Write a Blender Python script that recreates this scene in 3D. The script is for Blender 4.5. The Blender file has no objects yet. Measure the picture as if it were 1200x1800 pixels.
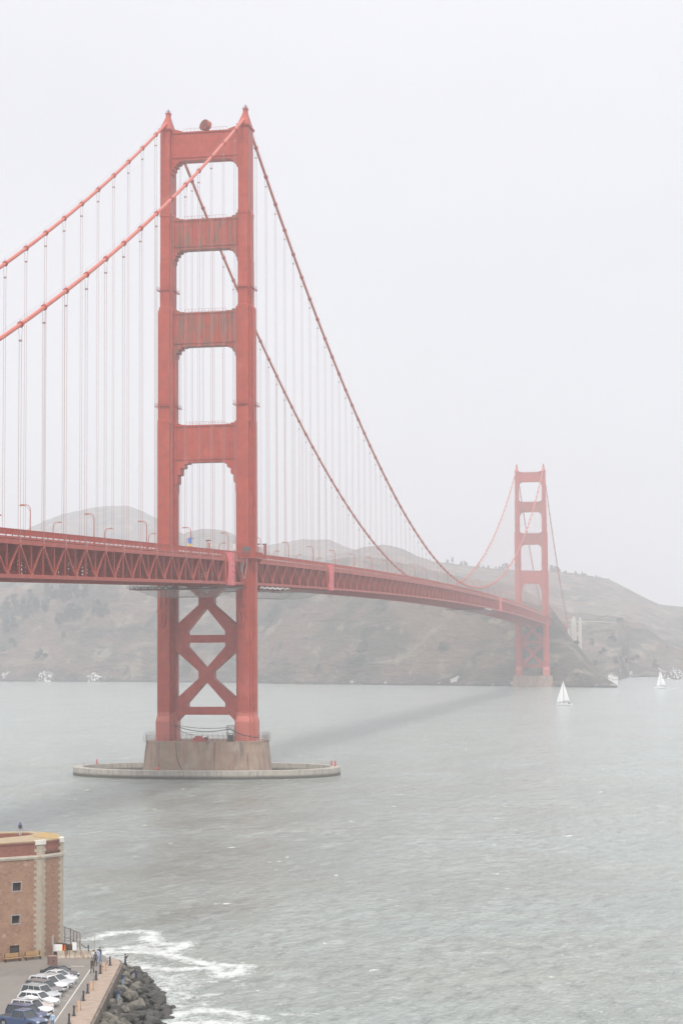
import bpy, bmesh, math, random
import numpy as np
from mathutils import Vector, Matrix, noise
R = math.radians
SC = bpy.context.scene
COL = SC.collection
random.seed(7)
HAZE = 2.6e-4

# ------------------------------------------------------------------ camera
CAM = Vector((160.757, -601.990, 44.6465)); YAW, PITCH, ROLL, FPX = -0.18792, 0.07289, -0.00655, 3228.76
_f = Vector((math.sin(YAW)*math.cos(PITCH), math.cos(YAW)*math.cos(PITCH), math.sin(PITCH)))
_r0 = Vector((math.cos(YAW), -math.sin(YAW), 0)); _u0 = _r0.cross(_f)
_r = _r0*math.cos(ROLL)+_u0*math.sin(ROLL); _u = -_r0*math.sin(ROLL)+_u0*math.cos(ROLL)
cd = bpy.data.cameras.new('camera'); cam = bpy.data.objects.new('camera', cd); COL.objects.link(cam)
cd.sensor_fit = 'VERTICAL'; cd.sensor_height = 36; cd.lens = 36*FPX/1800
cd.clip_start = 1; cd.clip_end = 30000
m = Matrix((( _r.x, _u.x, -_f.x), (_r.y, _u.y, -_f.y), (_r.z, _u.z, -_f.z))).to_4x4(); m.translation = CAM
cam.matrix_world = m
SC.camera = cam

def ray(px, py): return _f + _r*((px-600)/FPX) - _u*((py-900)/FPX)
def atY(px, py, Y): d = ray(px, py); return CAM + d*((Y-CAM.y)/d.y)
def atZ(px, py, z): d = ray(px, py); return CAM + d*((z-CAM.z)/d.z)

# ------------------------------------------------------------------ world, sun, exposure
SUN_EL, SUN_AZ = R(54), R(8)          # azimuth measured from -y (south) towards +x (east)
w = bpy.data.worlds.new('World'); SC.world = w; w.use_nodes = True
nt = w.node_tree; N = nt.nodes; L = nt.links; N.clear()
out = N.new('ShaderNodeOutputWorld'); bg = N.new('ShaderNodeBackground'); bg.inputs['Strength'].default_value = 0.1
sky = N.new('ShaderNodeTexSky'); sky.sky_type = 'NISHITA'; sky.sun_disc = False
sky.sun_elevation = SUN_EL; sky.sun_rotation = math.pi - SUN_AZ; sky.dust_density = 4
tc = N.new('ShaderNodeTexCoord'); sep = N.new('ShaderNodeSeparateXYZ'); L.new(tc.outputs['Generated'], sep.inputs[0])
rmp = N.new('ShaderNodeValToRGB'); L.new(sep.outputs['Z'], rmp.inputs[0])
e = rmp.color_ramp.elements
e[0].position = 0.0; e[0].color = (.74, .74, .755, 1)
e[0].color = (.39, .39, .40, 1)
e[1].position = 1.0; e[1].color = (.80, .80, .81, 1)      # overcast sky: brightest at the zenith
for p_, c_ in ((.12, (.41, .41, .425, 1)), (.26, (.425, .423, .441, 1)), (.36, (.46, .458, .476, 1)), (.55, (.62, .62, .64, 1))): rmp.color_ramp.elements.new(p_).color = c_
nz = N.new('ShaderNodeTexNoise'); nz.inputs['Scale'].default_value = 2.2; nz.inputs['Detail'].default_value = 4
mp = N.new('ShaderNodeMapping'); mp.inputs['Scale'].default_value = (1, 1, 2.6); L.new(tc.outputs['Generated'], mp.inputs[0]); L.new(mp.outputs[0], nz.inputs['Vector'])
mr = N.new('ShaderNodeMapRange'); mr.inputs[1].default_value = .3; mr.inputs[2].default_value = .7; mr.inputs[3].default_value = 20.1; mr.inputs[4].default_value = 21.7; L.new(nz.outputs[0], mr.inputs[0])
vm = N.new('ShaderNodeVectorMath'); vm.operation = 'SCALE'; L.new(rmp.outputs[0], vm.inputs[0]); L.new(mr.outputs[0], vm.inputs['Scale'])
mx = N.new('ShaderNodeMix'); mx.data_type = 'RGBA'; mx.inputs[0].default_value = .94
L.new(sky.outputs[0], mx.inputs[6]); L.new(vm.outputs[0], mx.inputs[7]); L.new(mx.outputs[2], bg.inputs[0]); L.new(bg.outputs[0], out.inputs[0])
sl = bpy.data.lights.new('sun', 'SUN'); sl.energy = 2.5; sl.angle = R(13); sl.color = (1, .965, .91)
so = bpy.data.objects.new('sun', sl); COL.objects.link(so)
sd = Vector((math.sin(SUN_AZ)*math.cos(SUN_EL), -math.cos(SUN_AZ)*math.cos(SUN_EL), math.sin(SUN_EL)))
so.rotation_euler = sd.to_track_quat('Z', 'Y').to_euler(); so.location = (300, -900, 600)
SC.view_settings.view_transform = 'Standard'; SC.view_settings.look = 'None'
SC.view_settings.exposure = 0.0; SC.view_settings.gamma = 1; SC.view_settings.use_curve_mapping = False
SC.render.engine = 'CYCLES'
cy = SC.cycles
cy.volume_bounces = 3; cy.max_bounces = 8; cy.diffuse_bounces = 3; cy.glossy_bounces = 3; cy.transparent_max_bounces = 12
cy.use_denoising = True; cy.use_adaptive_sampling = True; cy.adaptive_threshold = 0.01

# ------------------------------------------------------------------ materials
def mat(name, col, rough=.6, metal=0., var=0., vscale=1., col2=None, bump=0., bscale=5., stretch=(1, 1, 1), spec=.5, thr=(.35, .65)):
    m = bpy.data.materials.new(name); m.use_nodes = True; n = m.node_tree.nodes; l = m.node_tree.links
    b = n['Principled BSDF']; b.inputs['Roughness'].default_value = rough; b.inputs['Metallic'].default_value = metal
    b.inputs['Specular IOR Level'].default_value = spec
    b.inputs['Base Color'].default_value = (*col, 1)
    t = n.new('ShaderNodeTexCoord'); mpn = n.new('ShaderNodeMapping'); mpn.inputs['Scale'].default_value = stretch
    l.new(t.outputs['Object'], mpn.inputs[0])
    if var or col2:
        q = n.new('ShaderNodeTexNoise'); q.inputs['Scale'].default_value = vscale; q.inputs['Detail'].default_value = 6; q.inputs['Roughness'].default_value = .62
        l.new(mpn.outputs[0], q.inputs['Vector'])
        r_ = n.new('ShaderNodeMapRange'); r_.inputs[1].default_value = thr[0]; r_.inputs[2].default_value = thr[1]; l.new(q.outputs[0], r_.inputs[0])
        x = n.new('ShaderNodeMix'); x.data_type = 'RGBA'; l.new(r_.outputs[0], x.inputs[0])
        c2 = col2 or tuple(c*(1-var) for c in col)
        x.inputs[6].default_value = (*(min(1, c*(1+var)) for c in col), 1) if not col2 else (*col, 1); x.inputs[7].default_value = (*c2, 1)
        l.new(x.outputs[2], b.inputs['Base Color'])
    if bump:
        q2 = n.new('ShaderNodeTexNoise'); q2.inputs['Scale'].default_value = bscale; q2.inputs['Detail'].default_value = 5; l.new(t.outputs['Object'], q2.inputs['Vector'])
        bn = n.new('ShaderNodeBump'); bn.inputs['Strength'].default_value = 1; bn.inputs['Distance'].default_value = bump; l.new(q2.outputs[0], bn.inputs['Height']); l.new(bn.outputs[0], b.inputs['Normal'])
    return m

def nodes_of(m): return m.node_tree.nodes, m.node_tree.links, m.node_tree.nodes['Principled BSDF']
def basecol(m):  # current driver of base colour
    n, l, b = nodes_of(m); s = b.inputs['Base Color']
    return s.links[0].from_socket if s.links else None
def over(m, fac, col, name='Base Color'):
    n, l, b = nodes_of(m); x = n.new('ShaderNodeMix'); x.data_type = 'RGBA'
    src = basecol(m)
    if src: l.new(src, x.inputs[6])
    else: x.inputs[6].default_value = b.inputs['Base Color'].default_value
    x.inputs[7].default_value = (*col, 1); l.new(fac, x.inputs[0]); l.new(x.outputs[2], b.inputs['Base Color'])
def nnoise(m, scale, stretch=(1, 1, 1), lo=.5, hi=.6, detail=5, coord='Object', amt=1., off=(0,0,0)):
    n, l, b = nodes_of(m); t = n.new('ShaderNodeTexCoord'); p = n.new('ShaderNodeMapping'); p.inputs['Scale'].default_value = stretch; p.inputs['Location'].default_value = off
    l.new(t.outputs[coord], p.inputs[0]); q = n.new('ShaderNodeTexNoise'); q.inputs['Scale'].default_value = scale; q.inputs['Detail'].default_value = detail
    l.new(p.outputs[0], q.inputs['Vector']); r_ = n.new('ShaderNodeMapRange'); r_.inputs[1].default_value = lo; r_.inputs[2].default_value = hi; r_.inputs[4].default_value = amt
    l.new(q.outputs[0], r_.inputs[0]); return r_.outputs[0]
def zmask(m, z0, z1, axis='Z', lo=0., hi=1., coord='Object', wob=0.):
    n, l, b = nodes_of(m); t = n.new('ShaderNodeTexCoord'); s = n.new('ShaderNodeSeparateXYZ'); l.new(t.outputs[coord], s.inputs[0])
    src = s.outputs[axis]
    if wob:
        q = n.new('ShaderNodeTexNoise'); q.inputs['Scale'].default_value = .5; q.inputs['Detail'].default_value = 4; l.new(t.outputs[coord], q.inputs['Vector'])
        a = n.new('ShaderNodeMath'); a.operation = 'MULTIPLY_ADD'; a.inputs[1].default_value = wob; l.new(q.outputs[0], a.inputs[0]); l.new(src, a.inputs[2]); src = a.outputs[0]
    r_ = n.new('ShaderNodeMapRange'); r_.inputs[1].default_value = z0; r_.inputs[2].default_value = z1; r_.inputs[3].default_value = lo; r_.inputs[4].default_value = hi; l.new(src, r_.inputs[0]); return r_.outputs[0]
def mmul(m, a, b2):
    n, l, b = nodes_of(m); x = n.new('ShaderNodeMath'); x.operation = 'MULTIPLY'; l.new(a, x.inputs[0])
    if isinstance(b2, float): x.inputs[1].default_value = b2
    else: l.new(b2, x.inputs[1])
    return x.outputs[0]

ORANGE = (.40, .060, .033)
def steel(name, col=ORANGE, seams=True, var=.12):
    m = mat(name, col, rough=.5, var=var, vscale=.35, bump=.01, bscale=.8, spec=.35)
    n, l, b = nodes_of(m)
    # faint rain streaks and chalky patches in the paint
    over(m, nnoise(m, 1.0, (1.6, 1.6, .06), .52, .8, amt=.45), (.30, .06, .045))
    over(m, nnoise(m, .22, (1, 1, .5), .55, .75, amt=.35), (.60, .16, .12))
    if seams:
        t = n.new('ShaderNodeTexCoord'); s = n.new('ShaderNodeSeparateXYZ'); l.new(t.outputs['Object'], s.inputs[0])
        for ax, per in (('Z', 3.4),):
            q = n.new('ShaderNodeMath'); q.operation = 'PINGPONG'; q.inputs[1].default_value = per; l.new(s.outputs[ax], q.inputs[0])
            r_ = n.new('ShaderNodeMapRange'); r_.inputs[1].default_value = 0; r_.inputs[2].default_value = .13; r_.inputs[3].default_value = .55; r_.inputs[4].default_value = 0; l.new(q.outputs[0], r_.inputs[0])
            over(m, r_.outputs[0], (.27, .05, .035))
    return m
M = {}
M['tower'] = steel('tower_paint')
over(M['tower'], mmul(M['tower'], zmask(M['tower'], 24.2, 23.9, wob=2.5), .55), (.60, .20, .16))
M['steel'] = steel('bridge_paint', seams=False)
M['cable'] = steel('cable_paint', (.55, .14, .10), seams=False, var=.06)
M['stain'] = steel('stained_beam_paint')
over(M['stain'], nnoise(M['stain'], 1.0, (.9, .9, .10), .46, .60, amt=.75, off=(3, 0, 5)), (.20, .12, .085))
over(M['stain'], nnoise(M['stain'], 1.0, (2.2, 2.2, .14), .55, .66, amt=.75, off=(9, 0, 2)), (.07, .06, .05))
M['rope'] = mat('galvanised_rope', (.42, .24, .22), .5)
M['cover'] = mat('pink_fabric_cover', (.62, .16, .17), .8, var=.1, vscale=1.2, bump=.05, bscale=1.0)
M['dark'] = mat('dark_iron', (.045, .04, .04), .6, var=.2)
M['asph'] = mat('asphalt', (.06, .06, .06), .9, var=.2, vscale=.3)
M['pierc'] = mat('pier_concrete', (.33, .24, .175), .85, var=.14, vscale=.25, bump=.03, bscale=1.5)
over(M['pierc'], nnoise(M['pierc'], 1., (.8, .8, .03), .48, .62, amt=.5), (.36, .17, .12))
over(M['pierc'], nnoise(M['pierc'], 1., (.55, .55, .03), .56, .64, amt=.8, off=(5, 3, 1)), (.10, .085, .075))
over(M['pierc'], nnoise(M['pierc'], 1., (.3, .3, .12), .55, .7, amt=.6, off=(8, 1, 1)), (.45, .38, .31))
M['ring'] = mat('fender_concrete', (.40, .37, .32), .85, var=.12, vscale=.5, bump=.03, bscale=2)
over(M['ring'], nnoise(M['ring'], 1., (1.2, 1.2, .08), .5, .65, amt=.6), (.22, .19, .165))
over(M['ring'], zmask(M['ring'], 1.7, .9, wob=.6), (.085, .08, .06))
M['conc'] = mat('pale_concrete', (.50, .46, .40), .85, var=.12, vscale=.6)
M['white'] = mat('white_paint', (.8, .8, .78), .5, var=.04)
M['sail'] = mat('sailcloth', (.82, .82, .81), .8, var=.03)
M['hull'] = mat('white_gelcoat', (.75, .76, .76), .25)
M['red'] = mat('red_paint', (.5, .07, .05), .5)
M['yellow'] = mat('yellow_paint', (.7, .5, .04), .5)
M['blue'] = mat('blue_paint', (.08, .19, .55), .6)
M['grey'] = mat('grey_metal', (.33, .34, .35), .5, metal=.3)
M['rust'] = mat('rusty_steel', (.20, .10, .07), .8, var=.3, vscale=3)
M['post'] = mat('galvanised_post', (.35, .33, .31), .6, var=.15)

# ------------------------------------------------------------------ mesh helpers
class MB:
    def __init__(s): s.v = []; s.f = []; s.mi = []; s.cur = 0
    def add(s, vs, fs):
        o = len(s.v); s.v += [tuple(v) for v in vs]; s.f += [tuple(i+o for i in f) for f in fs]; s.mi += [s.cur]*len(fs)
    def box(s, a, b):
        (x0, y0, z0), (x1, y1, z1) = a, b
        s.add([(x0,y0,z0),(x1,y0,z0),(x1,y1,z0),(x0,y1,z0),(x0,y0,z1),(x1,y0,z1),(x1,y1,z1),(x0,y1,z1)],
              [(0,3,2,1),(4,5,6,7),(0,1,5,4),(1,2,6,5),(2,3,7,6),(3,0,4,7)])
    def bar(s, p, q, w, h=None, up=(0, 0, 1), ends=True):
        p, q = Vector(p), Vector(q); d = (q-p).normalized(); u = Vector(up)
        if abs(d.dot(u)) > .98: u = Vector((1, 0, 0))
        a = d.cross(u).normalized(); c = a.cross(d); h = h or w; a = a*(w/2); c = c*(h/2)
        vs = [p-a-c, p+a-c, p+a+c, p-a+c, q-a-c, q+a-c, q+a+c, q-a+c]
        s.add(vs, [(0,1,2,3),(7,6,5,4),(0,4,5,1),(1,5,6,2),(2,6,7,3),(3,7,4,0)])
    def tube(s, pts, r, n=8, cap=True):
        pts = [Vector(p) for p in pts]; rs = r if isinstance(r, (list, tuple)) else [r]*len(pts); o = len(s.v); vs = []
        for i, p in enumerate(pts):
            d = (pts[min(i+1, len(pts)-1)]-pts[max(i-1, 0)]).normalized(); u = Vector((0, 0, 1)) if abs(d.z) < .95 else Vector((1, 0, 0))
            a = d.cross(u).normalized(); c = d.cross(a)
            vs += [p+(a*math.cos(2*math.pi*k/n)+c*math.sin(2*math.pi*k/n))*rs[i] for k in range(n)]
        fs = [(i*n+k, i*n+(k+1) % n, (i+1)*n+(k+1) % n, (i+1)*n+k) for i in range(len(pts)-1) for k in range(n)]
        if cap: fs += [tuple(range(n))[::-1], tuple(range((len(pts)-1)*n, len(pts)*n))]
        s.add(vs, fs)
    def loft(s, rings, cap=True):
        n = len(rings[0]); vs = [p for r_ in rings for p in r_]
        fs = [(i*n+k, i*n+(k+1) % n, (i+1)*n+(k+1) % n, (i+1)*n+k) for i in range(len(rings)-1) for k in range(n)]
        if cap: fs += [tuple(range(n))[::-1], tuple(range((len(rings)-1)*n, len(rings)*n))]
        s.add(vs, fs)
    def prism(s, poly, y0, y1, axis='y'):   # poly in (x,z), extruded along y ; axis 'z': poly in (x,y), extruded along z
        if axis == 'y': r = [[(x, y0, z) for x, z in poly], [(x, y1, z) for x, z in poly]]
        elif axis == 'z': r = [[(x, y, y0) for x, y in poly], [(x, y, y1) for x, y in poly]]
        else: r = [[(y0, a, b) for a, b in poly], [(y1, a, b) for a, b in poly]]
        s.loft(r)
    def ico(s, c, r, sub=1, sc=(1, 1, 1)):
        bm = bmesh.new(); bmesh.ops.create_icosphere(bm, subdivisions=sub, radius=r)
        s.add([(c[0]+v.co.x*sc[0], c[1]+v.co.y*sc[1], c[2]+v.co.z*sc[2]) for v in bm.verts], [[v.index for v in f.verts] for f in bm.faces]); bm.free()
    def mesh(s, name, mats, smooth=False, fix=True):
        me = bpy.data.meshes.new(name); me.from_pydata(s.v, [], s.f)
        for m_ in (mats if isinstance(mats, (list, tuple)) else [mats]): me.materials.append(m_)
        me.polygons.foreach_set('material_index', s.mi)
        if fix:
            bm = bmesh.new(); bm.from_mesh(me); bmesh.ops.recalc_face_normals(bm, faces=bm.faces); bm.to_mesh(me); bm.free()
        if smooth: me.polygons.foreach_set('use_smooth', [True]*len(me.polygons))
        me.update(); return me
    def build(s, name, mats, parent=None, smooth=False, loc=None, fix=True):
        return link(name, s.mesh(name, mats, smooth, fix), parent, loc)
def link(name, me, parent=None, loc=None):
    o = bpy.data.objects.new(name, me); COL.objects.link(o)
    if parent: o.parent = parent
    if loc is not None: o.location = loc
    return o
def empty(name, loc=(0, 0, 0), rz=0): o = link(name, None, None, loc); o.rotation_euler.z = rz; o.empty_display_size = 1; return o
def tag(o, label, cat, group=None, kind=None):
    if label: o['label'] = label
    if cat: o['category'] = cat
    if group: o['group'] = group
    if kind: o['kind'] = kind
    return o
def copy_tree(o, parent=None):
    c = o.copy(); COL.objects.link(c)
    if parent: c.parent = parent
    for ch in list(o.children): copy_tree(ch, c)
    return c
def plate(outer, holes, thick, mats, name, parent, y=0):
    cu = bpy.data.curves.new('tmp', 'CURVE'); cu.dimensions = '2D'; cu.fill_mode = 'BOTH'; cu.extrude = thick/2
    for poly in [outer]+holes:
        s = cu.splines.new('POLY'); s.points.add(len(poly)-1); s.use_cyclic_u = True
        for i, (a, b) in enumerate(poly): s.points[i].co = (a, b, 0, 1)
    o = bpy.data.objects.new('tmp', cu); COL.objects.link(o)
    me = bpy.data.meshes.new_from_object(o.evaluated_get(bpy.context.evaluated_depsgraph_get()))
    bpy.data.objects.remove(o); bpy.data.curves.remove(cu)
    for v in me.vertices: v.co = (v.co.x, -v.co.z+y, v.co.y)
    me.materials.clear(); me.materials.append(mats[0] if isinstance(mats, list) else mats)
    bm = bmesh.new(); bm.from_mesh(me); bmesh.ops.recalc_face_normals(bm, faces=bm.faces); bm.to_mesh(me); bm.free()
    return link(name, me, parent)

# ------------------------------------------------------------------ levels shared by everything
WL = 2.0                                    # water level
SPAN, HW, TZ = 1280.0, 13.7, 226.0
def dk(y):                                   # bottom chord level
    if y < 0: return 65.890+0.02445*y
    if y > SPAN: return 65.890-0.02445*(y-SPAN)
    t = (y-640)/640; return 72.216-6.326*t*t
def cz(y):
    if y < 0: t = -y/343; return TZ-158.29*t-43.40*t*(1-t)
    if y > SPAN: t = (y-SPAN)/343; return TZ-158.29*t-43.40*t*(1-t)
    t = (y-640)/640; return 84.226+(TZ-84.226)*t*t

# ------------------------------------------------------------------ water
def interp(x, xs, ys): return np.interp(x, xs, ys)
def grid_mesh(name, X, Y, Z, mats, smooth=True, attrs=None):
    nr, nc = X.shape; me = bpy.data.meshes.new(name)
    co = np.stack([X, Y, Z], -1).reshape(-1, 3).astype(np.float32)
    i = np.arange(nr*nc).reshape(nr, nc)
    q = np.stack([i[:-1, :-1], i[:-1, 1:], i[1:, 1:], i[1:, :-1]], -1).reshape(-1, 4)
    me.vertices.add(len(co)); me.vertices.foreach_set('co', co.ravel())
    me.loops.add(q.size); me.loops.foreach_set('vertex_index', q.ravel().astype(np.int32))
    me.polygons.add(len(q)); me.polygons.foreach_set('loop_start', np.arange(0, q.size, 4, dtype=np.int32)); me.polygons.foreach_set('loop_total', np.full(len(q), 4, np.int32))
    me.update(calc_edges=True)
    if smooth: me.polygons.foreach_set('use_smooth', np.ones(len(q), bool))
    me.materials.append(mats)
    for k, a in (attrs or {}).items():
        at_ = me.attributes.new(k, 'FLOAT', 'POINT'); at_.data.foreach_set('value', a.ravel().astype(np.float32))
    return me
def segdist(X, Y, pts):
    D = np.full(X.shape, 1e9)
    for (x0, y0), (x1, y1) in zip(pts[:-1], pts[1:]):
        dx, dy = x1-x0, y1-y0; t = np.clip(((X-x0)*dx+(Y-y0)*dy)/(dx*dx+dy*dy+1e-9), 0, 1)
        D = np.minimum(D, np.hypot(X-x0-t*dx, Y-y0-t*dy))
    return D
def water_mat():
    m = mat('sea_water', (.36, .405, .385), .10, spec=.5)
    n, l, b = nodes_of(m); b.inputs['IOR'].default_value = 1.38
    geo = n.new('ShaderNodeNewGeometry')
    def tex(scale, st, detail=4, rot=0, rough=.55):
        p = n.new('ShaderNodeMapping'); p.inputs['Scale'].default_value = st; p.inputs['Rotation'].default_value = (0, 0, rot); l.new(geo.outputs['Position'], p.inputs[0])
        q = n.new('ShaderNodeTexNoise'); q.inputs['Scale'].default_value = scale; q.inputs['Detail'].default_value = detail; q.inputs['Roughness'].default_value = rough; l.new(p.outputs[0], q.inputs['Vector']); return q.outputs[0]
    a = tex(.34, (1, .45, 1), 7, R(-28), .62); c = tex(.06, (1, .6, 1), 3, R(15)); d = tex(1.6, (1, .7, 1), 3, R(-10))
    b1 = n.new('ShaderNodeBump'); b1.inputs['Distance'].default_value = 2.4; b1.inputs['Strength'].default_value = 1; l.new(a, b1.inputs['Height'])
    b2 = n.new('ShaderNodeBump'); b2.inputs['Distance'].default_value = 1.6; b2.inputs['Strength'].default_value = 1; l.new(c, b2.inputs['Height']); l.new(b2.outputs[0], b1.inputs['Normal'])
    b3 = n.new('ShaderNodeBump'); b3.inputs['Distance'].default_value = .16; b3.inputs['Strength'].default_value = 1; l.new(d, b3.inputs['Height']); l.new(b1.outputs[0], b3.inputs['Normal'])
    l.new(b3.outputs[0], b.inputs['Normal'])
    # silty clouds, then the tower's dark reflection painted in with brownish water
    s = tex(.012, (1, 2.2, 1), 5, R(20)); r1 = n.new('ShaderNodeMapRange'); r1.inputs[1].default_value = .42; r1.inputs[2].default_value = .62; l.new(s, r1.inputs[0])
    over(m, r1.outputs[0], (.35, .375, .34))
    sl_ = n.new('ShaderNodeAttribute'); sl_.attribute_name = 'reflection_silt'; s2_ = tex(.06, (1, .4, 1), 8, 0, .65); r5 = n.new('ShaderNodeMapRange'); r5.inputs[1].default_value = .3; r5.inputs[2].default_value = .62; l.new(s2_, r5.inputs[0])
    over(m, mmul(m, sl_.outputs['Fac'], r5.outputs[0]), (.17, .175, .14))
    # wave light and dark painted into the colour; pale streaks also aerated water
    for sc_, st_, rt_, lo_, hi_, c_, am_ in ((.42, (1, .38, 1), -35, .50, .64, (.19, .22, .205), .5), (.26, (1, .4, 1), -22, .55, .67, (.50, .53, .51), .45), (.035, (1, .35, 1), -35, .47, .60, (.26, .285, .265), .4), (1.3, (1, .5, 1), -30, .56, .70, (.60, .62, .61), .4)):
        q_ = tex(sc_, st_, 6, R(rt_), .6); r0 = n.new('ShaderNodeMapRange'); r0.inputs[1].default_value = lo_; r0.inputs[2].default_value = hi_; r0.inputs[4].default_value = am_; l.new(q_, r0.inputs[0]); over(m, r0.outputs[0], c_)
    # foam: surf (attribute) broken by noise, and small whitecaps
    at = n.new('ShaderNodeAttribute'); at.attribute_name = 'foam'
    fz = tex(.8, (1, .8, 1), 10, R(-20), .8)
    add = n.new('ShaderNodeMath'); add.operation = 'ADD'; l.new(at.outputs['Fac'], add.inputs[0]); l.new(fz, add.inputs[1])
    r2 = n.new('ShaderNodeMapRange'); r2.inputs[1].default_value = .96; r2.inputs[2].default_value = 1.14; l.new(add.outputs[0], r2.inputs[0])
    wc = tex(.20, (1, .7, 1), 9, R(-35), .64); r3 = n.new('ShaderNodeMapRange'); r3.inputs[1].default_value = .68; r3.inputs[2].default_value = .72; l.new(wc, r3.inputs[0])
    mxn = n.new('ShaderNodeMath'); mxn.operation = 'MAXIMUM'; l.new(r2.outputs[0], mxn.inputs[0]); l.new(r3.outputs[0], mxn.inputs[1])
    fac = mmul(m, mxn.outputs[0], .92)
    over(m, fac, (.80, .81, .80))
    rr = n.new('ShaderNodeMapRange'); rr.inputs[3].default_value = .16; rr.inputs[4].default_value = .9; l.new(fac, rr.inputs[0]); l.new(rr.outputs[0], b.inputs['Roughness'])
    return m
M['water'] = water_mat()
# one sheet, finer near the sea wall
ys = np.concatenate([np.linspace(-1190, -431, 30), np.linspace(-430, -303, 390), np.linspace(-299, 0, 60), np.linspace(10, 4290, 160)])
xs = np.concatenate([np.linspace(-3490, -60, 120), np.linspace(-59, 60, 30), np.linspace(60.4, 170, 330), np.linspace(171, 3490, 110)])
X, Y = np.meshgrid(xs, ys)
foam = np.zeros(X.shape)
def P2(px, py): v = atZ(px, py, WL); return (v.x, v.y)
def streak(pts, wid, amp):
    global foam
    foam = np.maximum(foam, amp*np.clip(1-segdist(X, Y, [P2(*p) for p in pts])/(wid*2.1), 0, 1)**.6)
streak([(165, 1650), (200, 1640), (240, 1637), (266, 1640), (262, 1652), (285, 1660), (328, 1658), (300, 1672), (240, 1664), (200, 1668), (180, 1676)], 2.4, .62)
streak([(180, 1676), (230, 1672), (280, 1675), (330, 1686), (370, 1696), (425, 1697), (420, 1710), (390, 1715), (380, 1700), (310, 1705), (240, 1700)], 2.2, .62)
streak([(300, 1735), (340, 1728), (380, 1725)], 1.6, .52)
streak([(296, 1760), (330, 1755), (372, 1748)], 1.8, .55)
streak([(300, 1785), (350, 1775), (400, 1780), (450, 1790)], 2.6, .6)
streak([(306, 1800), (350, 1798), (420, 1800)], 2.6, .6)
streak([(312, 1745), (345, 1750), (360, 1765), (330, 1775), (350, 1790)], 2.6, .5)
streak([(310, 1712), (350, 1722), (400, 1722), (430, 1735)], 2.2, .47)
streak([(500, 1783), (520, 1786), (545, 1782)], 1.6, .5)
shore_pts = [atZ(*p, 2) for p in [(170, 1672), (222, 1692), (270, 1706), (292, 1735), (302, 1770), (300, 1810), (310, 1860)]]
foam = np.maximum(foam, .52*np.clip(1-segdist(X, Y, [(p.x, p.y) for p in shore_pts])/13.0, 0, 1)**.5)
foam = np.maximum(foam, .44*np.clip(1-np.hypot((X-107)/1.0, (Y+400)/2.2)/22.0, 0, 1)**.5)
# white line where swell meets the far shore
for seg in ([(0, 1202), (60, 1202)], [(455, 1204), (480, 1204)], [(630, 1204.5), (790, 1205.5)], [(850, 1206), (905, 1207)]):
    a, b_ = [P2(*p) for p in seg]; foam = np.maximum(foam, .5*np.clip(1-segdist(X, Y, [a, b_])/9.0, 0, 1))
reflection_silt = .85*np.clip(1.25-segdist(X, Y, [P2(400, 1385), P2(400, 1460), P2(340, 1560), P2(250, 1610)])/np.interp(Y, [-380, -60], [16, 52]), 0, 1)  # area below the pier for the painted tower reflection and brown silt
wo = link('water', grid_mesh('water', X, Y, np.full(X.shape, WL), M['water'], True, {'foam': foam, 'reflection_silt': reflection_silt})); wo['kind'] = 'structure'

# ------------------------------------------------------------------ far headlands (one terrain sheet)
def fbm(X, Y, scale, octv=5, seed=0, gain=.5, ridged=False):
    out = np.zeros(X.shape); amp = 1.; tot = 0; r_ = np.random.default_rng(seed)
    for o in range(octv):
        g = r_.random((256, 256)); fx = X/scale*2**o+37.1*o; fy = Y/scale*2**o+11.7*o
        ix = np.floor(fx).astype(int); iy = np.floor(fy).astype(int); tx = fx-ix; ty = fy-iy; tx = tx*tx*(3-2*tx); ty = ty*ty*(3-2*ty)
        a = g[ix % 256, iy % 256]; b = g[(ix+1) % 256, iy % 256]; c = g[ix % 256, (iy+1) % 256]; d = g[(ix+1) % 256, (iy+1) % 256]
        v = (a*(1-tx)+b*tx)*(1-ty)+(c*(1-tx)+d*tx)*ty
        if ridged: v = 1-abs(2*v-1)
        out += amp*v; tot += amp; amp *= gain
    return out/tot*2-1
PX = np.concatenate([np.linspace(-420, -10, 70), np.linspace(-8, 1210, 760), np.linspace(1214, 1700, 80)])
fw_, r_v, u_v, C_ = [np.array(v) for v in (_f, _r, _u, CAM)]
def zof(px, py, Y):
    d = fw_+np.outer((px-600)/FPX, r_v)-np.outer((py-900)/FPX, u_v); k = (Y-C_[1])/d[:, 1]; return C_[2]+d[:, 2]*k
sh_px = [-420, -40, 0, 120, 250, 400, 520, 700, 820, 900, 1000, 1060, 1082, 1104, 1130, 1160, 1200, 1700]
sh_Y = [1790, 1663, 1653, 1624, 1595, 1528, 1440, 1379, 1332, 1302, 1256, 1232, 1219, 1790, 1850, 1810, 1830, 1990]
Ysh = interp(PX, sh_px, sh_Y)
dpx, dpy = zip(*[(-420, 1020), (-300, 1030), (0, 1044), (60, 1032), (110, 1012), (200, 992), (300, 988), (420, 988), (500, 993), (600, 1003), (700, 1018), (800, 1034), (900, 1052), (960, 1080), (985, 1108), (1000, 1130), (1030, 1168), (1050, 1186), (1065, 1194), (1082, 1204), (1090, 1215), (1700, 1215)])
Y5 = interp(PX, [-420, 0, 300, 500, 700, 900, 1000, 1082, 1104, 1700], [1950, 1830, 1740, 1610, 1510, 1420, 1350, 1262, 1830, 2030])
z5 = zof(PX, interp(PX, dpx, dpy), Y5); z5 = np.where(PX > 1084, np.interp(PX, [1084, 1100, 1110], [WL-3, WL-3, WL+1.2]), z5)
Yv = interp(PX, [-420, 980, 1040, 1085, 1104, 1700], [1960, 1760, 1560, 1500, 1860, 2060]); Yv = np.maximum(Yv, Y5+25)
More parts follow.
